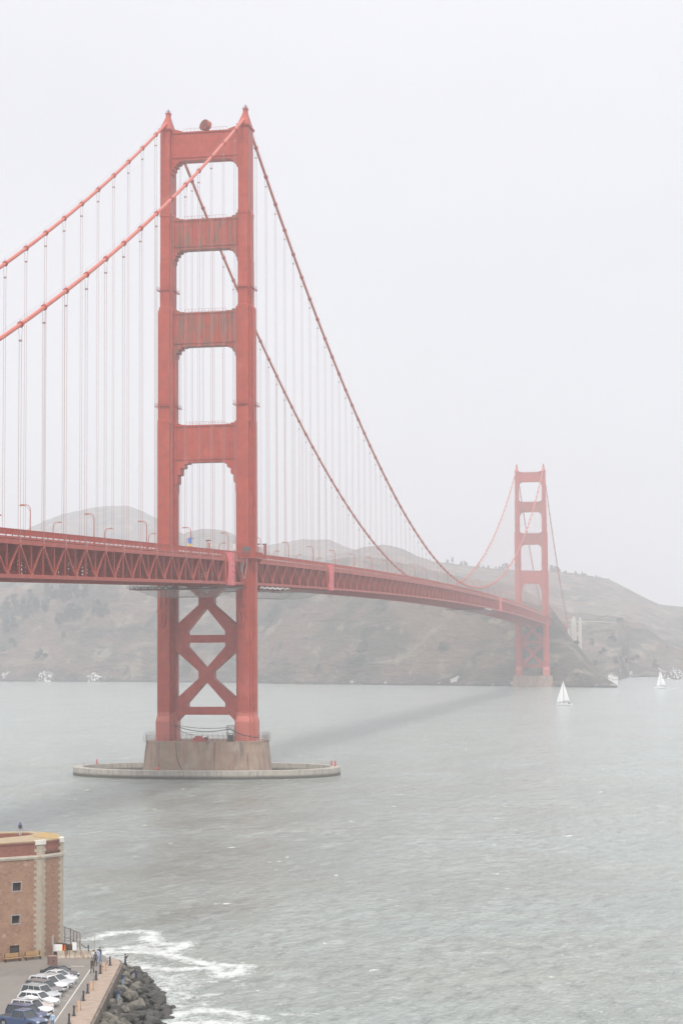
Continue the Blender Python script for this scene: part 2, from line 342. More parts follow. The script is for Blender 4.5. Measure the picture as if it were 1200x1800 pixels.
zv = interp(PX, [-420, 900, 1000, 1040, 1085, 1104, 1700], [60, 60, 30, -4, -6, 5, 5]); zv = np.minimum(zv, np.where(PX < 1000, z5-6, 1e9))
YB = np.full(PX.shape, 2120.)
zB = zof(PX, interp(PX, *zip(*[(-420, 1030), (0, 1015), (300, 1010), (500, 1005), (540, 1000), (600, 990), (635, 987), (690, 990), (735, 995), (790, 1012), (900, 1030), (960, 1062), (1000, 1082), (1050, 1088), (1100, 1094), (1130, 1105), (1150, 1122), (1200, 1142), (1300, 1165), (1700, 1190)])), YB)
YBv = np.full(PX.shape, 2450.); zBv = zB-np.interp(PX, [0, 900, 1100, 1700], [25, 25, 12, 5])
YC = np.full(PX.shape, 3150.)
zC = zof(PX, interp(PX, *zip(*[(-420, 1000), (0, 985), (280, 962), (300, 955), (330, 937), (355, 931), (395, 934), (410, 940), (440, 955), (480, 975), (560, 980), (610, 972), (640, 964), (672, 959), (700, 964), (735, 980), (765, 989), (790, 991), (835, 997), (870, 1001), (905, 1003), (984, 1006), (1025, 1010), (1072, 1019), (1098, 1032), (1130, 1049), (1159, 1062), (1200, 1068), (1300, 1085), (1700, 1140)])), YC)
YCv = np.full(PX.shape, 3450.); zCv = zC-35
YD = np.full(PX.shape, 3950.)
zD = zof(PX, interp(PX, *zip(*[(-420, 1030), (0, 950), (45, 932), (80, 913), (110, 903), (160, 894), (190, 891), (225, 892), (250, 900), (275, 912), (320, 938), (440, 966), (480, 957), (530, 950), (580, 950), (640, 975), (800, 1020), (1200, 1090), (1700, 1130)])), YD)
YE = np.full(PX.shape, 4280.); zE = zD-60
seq = [(Ysh-60, np.full(PX.shape, -6.)), (Ysh, np.full(PX.shape, WL-.3)), (Ysh+np.minimum(14, (Y5-Ysh)*.3), np.minimum(WL+9, WL+.3*(z5-WL))), (Y5, z5), (Yv, zv), (YB, zB), (YBv, zBv), (YC, zC), (YCv, zCv), (YD, zD), (YE, zE)]
cnt = [6, 10, 70, 34, 55, 18, 34, 16, 30, 12]
rowsY, rowsZ = [], []
for k, ((ya, za), (yb, zb)) in enumerate(zip(seq[:-1], seq[1:])):
    for t in np.linspace(0, 1, cnt[k], endpoint=False):
        s = t if k < 3 else t*t*(3-2*t)
        if k == 2: s = t**.85
        rowsY.append(ya+(yb-ya)*t); rowsZ.append(za+(zb-za)*s)
rowsY.append(YE); rowsZ.append(zE)
TY = np.array(rowsY); TZz = np.array(rowsZ)
d = fw_+np.outer((PX-600)/FPX, r_v)-np.outer(np.full(PX.shape, 226/FPX), u_v); TX = C_[0]+(TY-C_[1])*(d[:, 0]/d[:, 1])[None, :]
land = np.clip((TZz-WL)/14, 0, 1); far = np.clip((TY-2000)/900, 0, 1)
nzv = fbm(TX+.5*TY, TY*.6-.2*TX, 110, 6, 3, .55, True)*15*(1-far*.55)+fbm(TX, TY, 26, 4, 5)*4.5*(1-far*.7)
TZz = TZz+nzv*land*np.clip(1-np.abs(TY-YC[None, :])/120, 0, 1)*.15+nzv*land*(1-np.clip(1-np.abs(TY-YC[None, :])/120, 0, 1))*.8
TXj = TX+fbm(TY, TX, 60, 4, 9)*10*land*(1-far)
def terrain_mat():
    m = mat('headland_ground', (.25, .19, .14), .95, col2=(.13, .125, .095), vscale=.012, thr=(.42, .58), spec=.2)
    over(m, nnoise(m, .02, (1, 1, 1.4), .53, .66, amt=.6), (.30, .20, .155))
    over(m, nnoise(m, .035, (1, 1, .8), .56, .66, amt=.7, detail=9, off=(40, 0, 9)), (.40, .35, .26))
    over(m, nnoise(m, .03, (1.0, 1.0, .5), .58, .64, amt=.75, detail=8, off=(90, 20, 9)), (.045, .052, .042))
    over(m, mmul(m, zmask(m, 26, 8, wob=14), nnoise(m, .05, (1, 1, .5), .35, .65, detail=8)), (.11, .10, .095))
    over(m, mmul(m, zmask(m, 22, 14, wob=6), nnoise(m, .06, (1, 1, .6), .63, .66, detail=9, off=(7, 7, 7))), (.62, .60, .56))
    over(m, zmask(m, 4.6, 3.4, wob=1.0), (.045, .045, .042))
    n, l, b = nodes_of(m)
    for rot_, of_, col_, lo_ in (((R(20), R(-38), 0), 3., (.38, .31, .24), .57), ((R(10), R(-30), 0), 60., (.085, .085, .075), .55)):
        t = n.new('ShaderNodeTexCoord'); p = n.new('ShaderNodeMapping'); p.inputs['Rotation'].default_value = rot_; p.inputs['Location'].default_value = (of_, 0, of_); p.inputs['Scale'].default_value = (.35, .35, 1.8); l.new(t.outputs['Object'], p.inputs[0])
        q = n.new('ShaderNodeTexNoise'); q.inputs['Scale'].default_value = .03; q.inputs['Detail'].default_value = 9; q.inputs['Roughness'].default_value = .65; l.new(p.outputs[0], q.inputs['Vector'])
        r_ = n.new('ShaderNodeMapRange'); r_.inputs[1].default_value = lo_; r_.inputs[2].default_value = lo_+.11; r_.inputs[4].default_value = .75; l.new(q.outputs[0], r_.inputs[0]); over(m, r_.outputs[0], col_)
    t = n.new('ShaderNodeTexCoord'); q = n.new('ShaderNodeTexNoise'); q.inputs['Scale'].default_value = .07; q.inputs['Detail'].default_value = 10; q.inputs['Roughness'].default_value = .68
    p = n.new('ShaderNodeMapping'); p.inputs['Rotation'].default_value = (R(35), R(25), 0); p.inputs['Scale'].default_value = (.6, .6, 1.8); l.new(t.outputs['Object'], p.inputs[0]); l.new(p.outputs[0], q.inputs['Vector'])
    bn = n.new('ShaderNodeBump'); bn.inputs['Distance'].default_value = 26; bn.inputs['Strength'].default_value = 1; l.new(q.outputs[0], bn.inputs['Height']); l.new(bn.outputs[0], b.inputs['Normal'])
    return m
M['land'] = terrain_mat()
to = link('hills', grid_mesh('hills', TXj, TY, TZz, M['land'], True)); to['kind'] = 'structure'
dg = bpy.context.evaluated_depsgraph_get(); dg.update()
from mathutils.bvhtree import BVHTree
_bvh = BVHTree.FromPolygons([tuple(c) for c in np.stack([TXj, TY, TZz], -1).reshape(-1, 3)], [tuple(p.vertices) for p in to.data.polygons])
def ground_hit(px, py):
    h = _bvh.ray_cast(CAM, ray(px, py).normalized()); return h[0]
def ground_z(x, y):
    h = _bvh.ray_cast(Vector((x, y, 900)), Vector((0, 0, -1))); return h[0].z if h[0] else None

# beach in the cove
mb = MB(); b_pts = [P2(1078, 1193), P2(1100, 1190), P2(1130, 1188.5), P2(1150, 1188)]
bx = [(p[0], p[1]) for p in b_pts]; vs = []; fs = []
for i, (x, y) in enumerate(bx): vs += [(x, y-10, WL+.05), (x, y+16, WL+3.4), (x, y+46, WL+6.5)]
for i in range(len(bx)-1):
    for j in range(2): fs.append((i*3+j, (i+1)*3+j, (i+1)*3+j+1, i*3+j+1))
mb.add(vs, fs); bo = mb.build('beach', mat('beach_sand', (.40, .34, .27), .95, var=.1, vscale=.2)); bo['kind'] = 'structure'

# ------------------------------------------------------------------ suspension bridge
bridge = tag(empty('suspension_bridge', (0, 0, WL)), 'long red orange suspension bridge with two towers crossing the grey strait', 'bridge')
bridge.location = (0, 0, 0)

def ringpts(cx, cy, z, w, l, a, b):
    hw, hl = w/2, l/2; q = [(hw, hl-2*b), (hw-a, hl-2*b), (hw-a, hl-b), (hw-2*a, hl-b), (hw-2*a, hl)]
    pts = q+[(-x, y) for x, y in q[::-1]]+[(-x, -y) for x, y in q]+[(x, -y) for x, y in q[::-1]]
    return [(cx+x, cy+y, z) for x, y in pts]
def stair(w, h, n):           # from (0,-h) up to (w,0), opening with rounded corner
    P = [(w*(1-math.cos(t)), -h*(1-math.sin(t))) for t in [i*math.pi/2/n for i in range(n+1)]]
    out_ = [P[0]]
    for a, b in zip(P[:-1], P[1:]): out_ += [(a[0]*.25+b[0]*.75, a[1]), (b[0], a[1]*.75+b[1]*.25), b] if n > 2 else [(b[0], a[1]), b]
    return out_
SECT = [(13.4, 7.4, 12.6, .75, 2.0), (19.9, 7.4, 12.6, .75, 2.0), (21.7, 6.5, 10.2, .66, 1.6), (120.6, 6.5, 10.2, .66, 1.6), (121.6, 6.2, 9.5, .62, 1.4),
        (159.4, 6.2, 9.5, .62, 1.4), (160.6, 4.8, 8.7, .38, 1.2), (175.6, 4.8, 8.7, .38, 1.2), (176.3, 4.55, 8.5, .33, 1.1), (192.2, 4.55, 8.5, .33, 1.1), (193.3, 3.5, 8.4, .06, .2), (222.1, 3.5, 8.4, .06, .2)]
BEAMS = [(211.4, 221.4, 11.75, 3.6, 4.6, 3.4, .9, 'tower'), (180.4, 190.8, 11.3, 3.6, 4.6, 3.8, 1.5, 'stain'), (147.0, 158.6, 11.15, 4.0, 5.6, 3.8, 1.5, 'stain'), (107.2, 119.9, 10.65, 4.6, 10.5, 3.6, 1.0, 'tower')]
def make_tower():
    t = link('tower', None, bridge); 
    for s in (-1, 1):
        mb = MB(); mb.loft([ringpts(s*HW, 0, *q) for q in SECT])
        # ledge bands on the front and rear faces
        for z, w_, l_ in ((121.2, 4.6, 10.3), (160.0, 3.9, 9.4), (192.6, 3.6, 8.9)):
            mb.box((s*HW-w_/2, -l_/2, z-.9), (s*HW+w_/2, l_/2, z+.25))
        for z0_, z1_, q0, q1 in ((57.5, 66.5, -2.0, -1.0), (58.5, 66.5, -.2, .7), (56.2, 57.4, -2.3, 1.0), (52.6, 56.1, -1.7, -.6), (52.6, 56.1, -.3, .5), (51.4, 52.5, -1.4, .2)):
            mb.box((s*HW+q0, -5.62, z0_), (s*HW+q1, -5.05, z1_))
        # raised vertical plates on the flanks
        for e_ in (-1, 1):
            mb.box((s*HW+e_*3.25-.06, -1.1, 24), (s*HW+e_*3.25+.10*e_+.06, 1.1, 119.5))
        # access galleries below deck, bolted plates
        leg = mb.build('leg', M['tower'], t)
        for z, w_, l_ in ((126.3, 6.7, 10.1), (166.3, 5.4, 9.3)):
            mb = MB()
            x0, x1, y0, y1 = s*HW-w_/2, s*HW+w_/2, -l_/2, l_/2
            for a, b in (((x0, y0), (x1, y0)), ((x1, y0), (x1, y1)), ((x1, y1), (x0, y1)), ((x0, y1), (x0, y0))):
                mb.bar((*a, z), (*b, z), .5, .1)
                for h in (.55, 1.1): mb.bar((*a, z+h), (*b, z+h), .05)
                for k in range(7):
                    f = k/6; px_, py_ = a[0]+(b[0]-a[0])*f, a[1]+(b[1]-a[1])*f; mb.bar((px_, py_, z), (px_, py_, z+1.1), .05)
            mb.build('catwalk', M['brace'], t)
        # saddle housing and beacon
        mb = MB(); c = s*HW
        mb.loft([ringpts(c, 0, z, w_, l_, .05, .1) for z, w_, l_ in ((221.9, 4.3, 9.3), (222.5, 4.3, 9.3), (222.6, 3.7, 8.2), (224.4, 2.9, 5.6), (226.4, 1.9, 3.2), (227.4, 1.5, 2.0), (228.5, 1.4, 1.7), (228.6, 1.9, 2.1), (228.8, 1.9, 2.1))])
        mb.build('saddle_housing', M['tower'], t)
        mb = MB()
        for dx, dy in ((-.6, -.6), (.6, -.6), (.6, .6), (-.6, .6)): mb.bar((c+dx, dy, 228.8), (c+dx, dy, 229.8), .07)
        mb.bar((c-.6, -.6, 229.5), (c+.6, -.6, 229.5), .05); mb.bar((c-.6, .6, 229.5), (c+.6, .6, 229.5), .05); mb.bar((c-.6, -.6, 229.5), (c-.6, .6, 229.5), .05); mb.bar((c+.6, -.6, 229.5), (c+.6, .6, 229.5), .05)
        mb.tube([(c, 0, 228.8), (c, 0, 229.5), (c, 0, 230.4)], [.28, .28, .1], 8)
        mb.build('beacon', M['dark2'], t)
    for zb, zt, xi, bw, bh, tw, th, mt in BEAMS:
        st = stair(bw, bh, 5); tp = stair(tw, th, 3)
        left = [(-xi-.4, zb-bh)]+[(-xi+x, zb+z) for x, z in st]
        right = [(-x, z) for x, z in left[::-1]]
        top = [(xi+.4, zt+th)]+[(xi-x, zt-z) for x, z in tp]
        if mt == 'tower' and zt > 220: top = [(xi+.4, zt+th), (xi-1.5, zt+th), (xi-3.6, zt+.25), (xi-3.6, zt)]
        topl = [(-x, z) for x, z in top[::-1]]
        mb = MB(); mb.prism(left+right+top+topl, -2.3, 2.3)
        x1 = xi-.02
        for s in (-1, 1):
            for z, hh, pr in ((zt-.55, .3, .32), (zb+.9, .35, .30)):
                ya, yb = sorted((s*2.302, s*(2.3+pr))); mb.box((-x1, ya, z), (x1, yb, z+hh))
            n_ = 11 if mt == 'tower' else 14
            for k in range(n_+1):      # vertical ribs between the two ledges
                x = -x1+.5+(2*x1-1.0)*k/n_; ya, yb = sorted((s*2.301, s*(2.40 if mt == 'tower' else 2.52))); hw_ = .09 if mt == 'tower' else .2
                mb.box((x-hw_, ya, zb+1.26), (x+hw_, yb, zt-.56))
        # low hand rail on top of the beam
        for k in range(13):
            x = -x1+4+(2*x1-8)*k/12; mb.bar((x, -2.1, zt), (x, -2.1, zt+1.1), .06); mb.bar((x, 2.1, zt), (x, 2.1, zt+1.1), .06)
        for y_ in (-2.1, 2.1): mb.bar((-x1+4, y_, zt+1.1), (x1-4, y_, zt+1.1), .06)
        mb.build('portal_beam', M[mt], t)
    XI = 10.95
    holes = []
    for cz_, zl, zu in ((35.3, 24.56, 46.1), (60.05, 48.7, 71.5)):
        holes += [[(-6.6, zu), (6.6, zu), (6.6, zu-1.3), (.45, cz_+2.65), (-.45, cz_+2.65), (-6.6, zu-1.3)],
                  [(-6.6, zl), (6.6, zl), (6.6, zl+1.3), (.45, cz_-2.65), (-.45, cz_-2.65), (-6.6, zl+1.3)]]
        for s in (-1, 1):
            holes.append([(s*XI*.997, cz_+7.8), (s*10.2, cz_+7.8), (s*2.6, cz_+1.2), (s*2.6, cz_-1.2), (s*10.2, cz_-7.8), (s*XI*.997, cz_-7.8)])
    outer = [(-XI-.5, 19.2), (-XI+.4, 19.2), (-XI+1.6, 20.6), (-XI+2.9, 21.95), (XI-2.9, 21.95), (XI-1.6, 20.6), (XI-.4, 19.2), (XI+.5, 19.2), (XI+.5, 74), (-XI-.5, 74)]
    plate(outer, holes, 3.6, M['brace'], 'cross_brace', t)
    return t
M['dark2'] = mat('weathered_dark_red_iron', (.16, .07, .055), .7, var=.2)
M['brace'] = steel('brace_paint', (.40, .065, .042), seams=False, var=.15)
south = make_tower()
north = copy_tree(south, bridge); north.location = (0, SPAN, 0)

# main cables
for s in (-1, 1):
    yy = [-430+0*i for i in range(1)]+list(np.arange(-343, 0, 7.62))+list(np.arange(0, SPAN, 8))+list(np.arange(SPAN, SPAN+344, 7.62))
    pts = [(s*HW, y, cz(y) if -343 <= y <= SPAN+343 else 52) for y in yy]
    mb = MB(); mb.tube(pts, .48, 12)
    mc = mb.build('main_cable', M['cable'], bridge, smooth=True)
    mb = MB()
    for dx in (-.45, .45): mb.tube([(p[0]+dx, p[1], p[2]+1.25) for p in pts[1:]], .025, 4)
    mb.build('hand_rope', M['rope'], mc)
    rest = MB(); bandmesh = {}
    for k in list(range(-22, 0))+list(range(1, 84))+list(range(85, 107)):
        y = 15.24*k if k < 84 else SPAN+15.24*(k-84)
        a, b = cz(y-.5), cz(y+.5); d_ = Vector((0, 1, b-a)).normalized(); c = Vector((s*HW, y, (a+b)/2))
        near = -16 <= k <= 70
        mb = MB() if near else rest
        mb.tube([c-d_*.55, c-d_*.5, c+d_*.5, c+d_*.55], [.52, .66, .66, .52], 10)
        mb.tube([c-d_*.15, c+d_*.15], .76, 10)
        for e_ in (-.4, .4):
            mb.bar(c+d_*e_+Vector((0, 0, .3)), c+d_*e_+Vector((0, 0, 1.3)), .05)
        if near: mb.build('cable_band', M['steel'], mc)
    tag(rest.build('far_cable_bands', M['steel'], mc), None, None, kind='stuff')

# suspender ropes: the hundred that show largest are parts, the rest is one part
rest = MB(); ind = [(s, k) for s in (1, -1) for k in list(range(-16, 0))+list(range(1, 84))+list(range(85, 106))]
def kd(q):
    y = 15.24*q[1] if q[1] < 84 else SPAN+15.24*(q[1]-84); return math.hypot(y-CAM.y, q[0]*HW-CAM.x)/max(3, cz(y)-dk(y)-7)
ind.sort(key=kd)
for i, (s, k) in enumerate(ind):
    y = 15.24*k if k < 84 else SPAN+15.24*(k-84); zt, zb = cz(y), dk(y)+7.7
    mb = MB() if i < 100 else rest
    zs = max(zb+.3, zt-3.6)
    for e_ in (-1, 1):
        mb.tube([(s*HW+e_*.48, y, zt+.1), (s*HW+e_*.27, y, zs), (s*HW+e_*.27, y, zb)], .05, 5, cap=False)
    if zs < zt-1: mb.box((s*HW-.38, y-.12, zs-.25), (s*HW+.38, y+.12, zs+.15))
    mb.box((s*HW-.4, y-.2, zb-.1), (s*HW+.4, y+.2, zb+1.2))
    if i < 100: mb.build('suspender_rope', M['rope'], bridge)
tag(rest.build('far_suspender_ropes', M['rope'], bridge), None, None, kind='stuff')

M['beamp'] = steel('floor_beam_paint', (.32, .048, .032), seams=False)
# stiffening trusses
P_ = 7.62; K0, K1 = -52, 212
def node(k): return k*P_
for s in (-1, 1):
    mb = MB(); x = s*HW
    for k in range(K0, K1):
        y0, y1 = node(k), node(k+1); a, b = dk(y0), dk(y1)
        if s == 1 and abs((y0+y1)/2) < 5 or s == 1 and abs((y0+y1)/2-SPAN) < 5: pass
        mb.bar((x, y0, a), (x, y1, b), .75, .85); mb.bar((x, y0, a+7.62), (x, y1, b+7.62), .75, 1.05)
        mb.bar((x, y0, a+8.55), (x, y1, b+8.55), .5, .5)
        mb.box((x-.16, y0-.16, a), (x+.16, y0+.16, a+8.6))
        if k % 2: mb.bar((x, y0, a+.2), (x, y1, b+7.4), .42, .42)        # odd nodes are bottom nodes of the W
        else: mb.bar((x, y0, a+7.4), (x, y1, b+.2), .42, .42)
        # gusset plates
        gz = a+7.1 if k % 2 == 0 else a+.55
        mb.box((x-.40, y0-.75, gz-.45), (x+.40, y0+.75, gz+.45))
    mb.build('side_truss', M['steel'], bridge)
# sway frames, floor beams, bottom laterals
mb = MB(); lb = MB()
for k in range(K0, K1+1):
    y = node(k); a = dk(y)
    if abs(y) < 3 or abs(y-SPAN) < 3: continue
    mb.box((-HW+.4, y-.14, a+5.3), (HW-.4, y+.14, a+8.0))
    mb.bar((-HW, y, a), (HW, y, a), .4, .7)
    mb.bar((-HW, y, a+.3), (0, y, a+5.4), .3, .35); mb.bar((HW, y, a+.3), (0, y, a+5.4), .3, .35)
    for xx in (-11, -7.2, -3.4, 3.4, 7.2, 11): mb.box((xx-.34, y-.1, a+.36), (xx+.34, y+.1, a+5.29))
    if k < K1:
        b = dk(node(k+1)); y1 = node(k+1)
        if k % 2: lb.bar((-HW, y, a-.05), (0, y1, b-.05), .6, .35); lb.bar((HW, y, a-.05), (0, y1, b-.05), .6, .35)
        else: lb.bar((0, y, a-.05), (-HW, y1, b-.05), .6, .35); lb.bar((0, y, a-.05), (HW, y1, b-.05), .6, .35)
        for xx in (-10.5, -7, -3.5, 3.5, 7, 10.5): lb.bar((xx, y, a+7.6), (xx, y1, b+7.6), .3, .7)
mb.build('floor_beams', M['beamp'], bridge); lb.build('lateral_bracing', M['steel'], bridge)
# roadway and sidewalks as one deck sheet (tower legs stand outboard of the kerb)
def strip(mb, x0, x1, za, zb_, y0=K0*P_, y1=K1*P_, step=15.24):
    n_ = int((y1-y0)/step+.5); rings = []
    for i in range(n_+1):
        y = y0+(y1-y0)*i/n_; a = dk(y); rings.append([(x0, y, a+za), (x1, y, a+za), (x1, y, a+zb_), (x0, y, a+zb_)])
    mb.loft(rings)
mb = MB(); strip(mb, -9.6, 9.6, 8.15, 8.6); mb.build('roadway', M['asph'], bridge)
for s in (-1, 1):
    mb = MB(); a, b = sorted((s*9.62, s*13.2)); strip(mb, a, b, 8.35, 8.85); mb.build('sidewalk', M['steel'], bridge)
    # railing
    mb = MB(); xr = s*13.35
    for y0, y1 in ((K0*P_, -6.5), (6.5, SPAN-6.5), (SPAN+6.5, K1*P_)):
        n_ = int((y1-y0)/3.81); ys_ = [y0+(y1-y0)*i/n_ for i in range(n_+1)]
        for a, b in zip(ys_[:-1], ys_[1:]):
            mb.bar((xr, a, dk(a)+10.45), (xr, b, dk(b)+10.45), .16, .16); mb.bar((xr, a, dk(a)+9.22), (xr, b, dk(b)+9.22), .12, .12)
            mb.bar((xr, a, dk(a)+8.7), (xr, a, dk(a)+10.5), .2)
            st = .34 if a < 330 else .7
            q = a+st
            while q < b-.1:
                mb.add([(xr-.03, q-.09, dk(q)+9.22), (xr-.03, q+.09, dk(q)+9.22), (xr-.03, q+.09, dk(q)+10.42), (xr-.03, q-.09, dk(q)+10.42), (xr+.03, q-.09, dk(q)+9.22), (xr+.03, q+.09, dk(q)+9.22), (xr+.03, q+.09, dk(q)+10.42), (xr+.03, q-.09, dk(q)+10.42)],
                       [(0,1,2,3),(7,6,5,4),(0,4,5,1),(3,2,6,7),(1,5,6,2),(0,3,7,4)]); q += st
    mb.build('railing', M['steel'], bridge, fix=False)
# balconies that carry the walkway round the tower legs
for Y0 in (0, SPAN):
    for s in (-1, 1):
        mb = MB(); z = dk(Y0)+8.75
        poly = [(s*9.6, Y0-8), (s*13.6, Y0-8), (s*18.0, Y0-5.2), (s*18.0, Y0+5.2), (s*13.6, Y0+8), (s*9.6, Y0+8)]
        if s < 0: poly = poly[::-1]
        mb.prism(poly, z-.45, z, 'z')
        e_ = [(s*13.4, Y0-8), (s*17.9, Y0-5.2), (s*17.9, Y0+5.2), (s*13.4, Y0+8)]
        for a, b in zip(e_[:-1], e_[1:]):
            mb.bar((*a, z+1.7), (*b, z+1.7), .16); mb.bar((*a, z+.4), (*b, z+.4), .12)
            n_ = int(math.dist(a, b)/.4)
            for i in range(n_+1): f = i/n_; mb.bar((a[0]+(b[0]-a[0])*f, a[1]+(b[1]-a[1])*f, z+.3), (a[0]+(b[0]-a[0])*f, a[1]+(b[1]-a[1])*f, z+1.7), .13 if i % 6 else .2)
        for y_ in (-4.6, 0, 4.6): mb.prism([(s*16.2, z-3.4), (s*16.2, z-.46), (s*17.8, z-.46)] , Y0+y_-.15, Y0+y_+.15)
        for y_ in (-6.5, 6.5): mb.prism([(s*13.9, z-3.6), (s*13.9, z-.46), (s*15.6, z-.46)] , Y0+y_-.2, Y0+y_+.2)
        mb.build('tower_balcony', M['steel'], bridge)
# rippled covers over the expansion joints of the near truss
for y in (-24.9, 143.0, 823.6):
    mb = MB(); a = dk(y); rings = []; n_ = 16
    for i in range(n_+1):
        t = i/n_; z = a-.8+t*10.6; bul = math.sin(math.pi*t)**.8; x1 = HW+1.75-.06*math.sin(i*2.3); x0 = HW-.35+.95*bul
        rings.append([(x0, y-2.4, z), (x1, y-2.1, z), (x1+.12*math.sin(i*1.9), y, z), (x1, y+1.6, z), (HW+.5, y+1.9, z), (x0, y+1.0, z)])
    mb.loft(rings); mb.build('expansion_cover', M['cover'], bridge)
    mb = MB(); mb.box((HW-1.2, y-5.6, a-.6), (HW+.45, y-3.6, a+9.0)); mb.build('joint_post', M['steel'], bridge)

# ------------------------------------------------------------------ tower piers and fender
def pier_mesh():
    mb = MB(); rings = []
    for z, g in ((-6, 1.1), (4, .8), (12.6, 0), (13.4, 0)):
        a, b, c = 20.0+g, 10.6+g*.8, 5.5
        rings.append([(a, -b+c, z), (a, b-c, z), (a-c*.55, b-c*.35, z), (a-c, b, z), (-a+c, b, z), (-a+c*.55, b-c*.35, z), (-a, b-c, z), (-a, -b+c, z), (-a+c*.55, -b+c*.35, z), (-a+c, -b, z), (a-c, -b, z), (a-c*.55, -b+c*.35, z)])
    mb.loft(rings)
    for x in (-14, -6.8, 6.9, 13.5):      # pour joints: shallow vertical ribs
        mb.box((x-.12, -10.95, 3), (x+.12, -10.55, 12.9))
    return mb
sp = pier_mesh().build('bridge_pier', M['pierc'], None); tag(sp, 'tall rust streaked concrete pier under the near bridge tower', 'pier')
npi = sp.copy(); npi.data = sp.data; COL.objects.link(npi); npi.location = (0, SPAN, 0); tag(npi, 'small pale concrete pier under the far bridge tower near the cliff', 'pier')
pr = tag(empty('pier_railing', (0, 0, 13.4)), 'dark pipe railing round the top of the rust streaked pier', 'railing')
mb = MB(); loop = [(-20, -5.1), (-18.5, -8.8), (-15.5, -10.4), (15.5, -10.4), (18.5, -8.8), (20, -5.1), (20, 5.1), (15.5, 10.4), (-15.5, 10.4), (-20, 5.1), (-20, -5.1)]
for a, b in zip(loop[:-1], loop[1:]):
    for h in (.6, 1.25, 2.0): mb.bar((*a, h), (*b, h), .06)
    n_ = max(1, int(math.dist(a, b)/1.8))
    for i in range(n_): f = i/n_; mb.bar((a[0]+(b[0]-a[0])*f, a[1]+(b[1]-a[1])*f, 0), (a[0]+(b[0]-a[0])*f, a[1]+(b[1]-a[1])*f, 2.0), .08)
mb.build('rail_pipes', M['dark2'], pr)
for s, off in ((-1, -20.4), (1, 20.4)):   # hoop guards at the ends
    mb = MB()
    for y_ in (-5, -2, 1, 4): mb.tube([(off, y_, -.6), (off+s*.5, y_, 1), (off+s*.1, y_, 2.2), (off-s*.7, y_, 3.0)], .07, 5)
    mb.build('hoop', M['dark'], pr)
# clutter on the pier
t = tag(empty('deck_winch', (-.5, -8.2, 13.4)), 'red winch drum machine on top of the near concrete pier', 'winch')
mb = MB(); mb.box((-2.6, -1.1, 0), (2.6, 1.1, .35)); mb.box((-2.0, -.8, .35), (1.9, .8, 1.3)); mb.box((-1.4, -.6, 1.3), (.6, .6, 1.8)); mb.bar((1.6, -.9, .4), (3.4, -.9, 1.9), .18); mb.tube([(.9, 0, 1.6), (.9, 0, 2.3)], .16, 6); mb.build('housing', M['red'], t)
mb = MB(); mb.tube([(2.2, -1, .9), (2.2, 1, .9)], .6, 12); mb.build('drum', M['dark2'], t)
t = tag(empty('access_ladder_cage', (9.0, -9.0, 13.4)), 'dark boarding ladder cage standing on the near pier beside the right leg', 'ladder cage')
mb = MB(); 
for dx, dy in ((0, 0), (2.2, 0), (0, 1.6), (2.2, 1.6)): mb.bar((dx, dy, 0), (dx, dy, 5.2), .14)
for z in (1.3, 2.6, 3.9, 5.2):
    mb.bar((0, 0, z), (2.2, 0, z), .12); mb.bar((0, 1.6, z), (2.2, 1.6, z), .12); mb.bar((0, 0, z), (0, 1.6, z), .12); mb.bar((2.2, 0, z), (2.2, 1.6, z), .12)
mb.bar((0, 0, 0), (2.2, 0, 2.6), .1); mb.bar((2.2, 0, 0), (0, 0, 2.6), .1); mb.build('cage_frame', M['dark'], t)
mb = MB(); mb.box((.2, .2, 0), (2.0, 1.4, 2.2)); mb.build('cabinet', M['dark'], t)
# slack mooring hoses between the legs
mb = MB()
def sag(a, b, s_, n_=18): a, b = Vector(a), Vector(b); return [a.lerp(b, i/n_)-Vector((0, 0, 4*s_*(i/n_)*(1-i/n_))) for i in range(n_+1)]
mb.tube(sag((-9.8, -6.5, 18.6), (10.2, -6.5, 17.8), 1.6), .13, 6); mb.tube(sag((-9.8, -6.5, 18.9), (10.2, -6.5, 18.2), .9), .09, 6); mb.tube(sag((-9.6, -6.6, 18.4), (-3, -6.6, 15.5), .7), .1, 6)
tag(mb.build('hose', M['dark']), 'black hoses slung between the two legs of the near tower above its pier', 'hose')
mb = MB(); mb.tube(sag((9.6, -7.2, 17.4), (19.5, -8.5, 14.8), .6), .16, 6); tag(mb.build('hose', M['dark']), 'thick black hose trailing in front of the right leg foot on the pier', 'hose')
mb = MB(); mb.tube([(-7.6, -10.75, 13.6), (-7.9, -11.0, 13.1), (-7.6, -11.15, 9), (-7.0, -11.25, 6.5), (-5.9, -11.35, 4.6), (-5.0, -11.5, 3.6)], .1, 6); tag(mb.build('hose', M['dark']), 'thin dark hose hanging down the face of the streaked concrete pier', 'hose')

fr = tag(empty('fender_ring', (-.6, 0, WL)), 'low oval concrete fender ring standing in the water round the near pier', 'fender')
mb = MB(); A_, B_ = 45.6, 24.0; n_ = 120
def ell(t, g): 
    c, s_ = math.cos(t), math.sin(t); e_ = .92
    return (math.copysign(abs(c)**e_, c)*(A_+g), math.copysign(abs(s_)**(e_*1.0), s_)*(B_+g))
rg = [[(*ell(2*math.pi*i/n_, .15), -6), (*ell(2*math.pi*i/n_, 0), 2.65), (*ell(2*math.pi*i/n_, -3.4), 2.7), (*ell(2*math.pi*i/n_, -3.4), -6)] for i in range(n_+1)]
mb.loft(rg, cap=False); mb.build('ring_wall', M['ring'], fr)
mb = MB()
for i in range(70):
    t_ = 2*math.pi*i/70; x, y = ell(t_, -3.1)
    if y > -4: mb.bar((x, y, 2.65), (x, y, 3.8), .07)
for z in (3.2, 3.8):
    mb.tube([(*ell(t_, -3.1), z) for t_ in np.linspace(-.15, math.pi+.15, 80)], .035, 4)
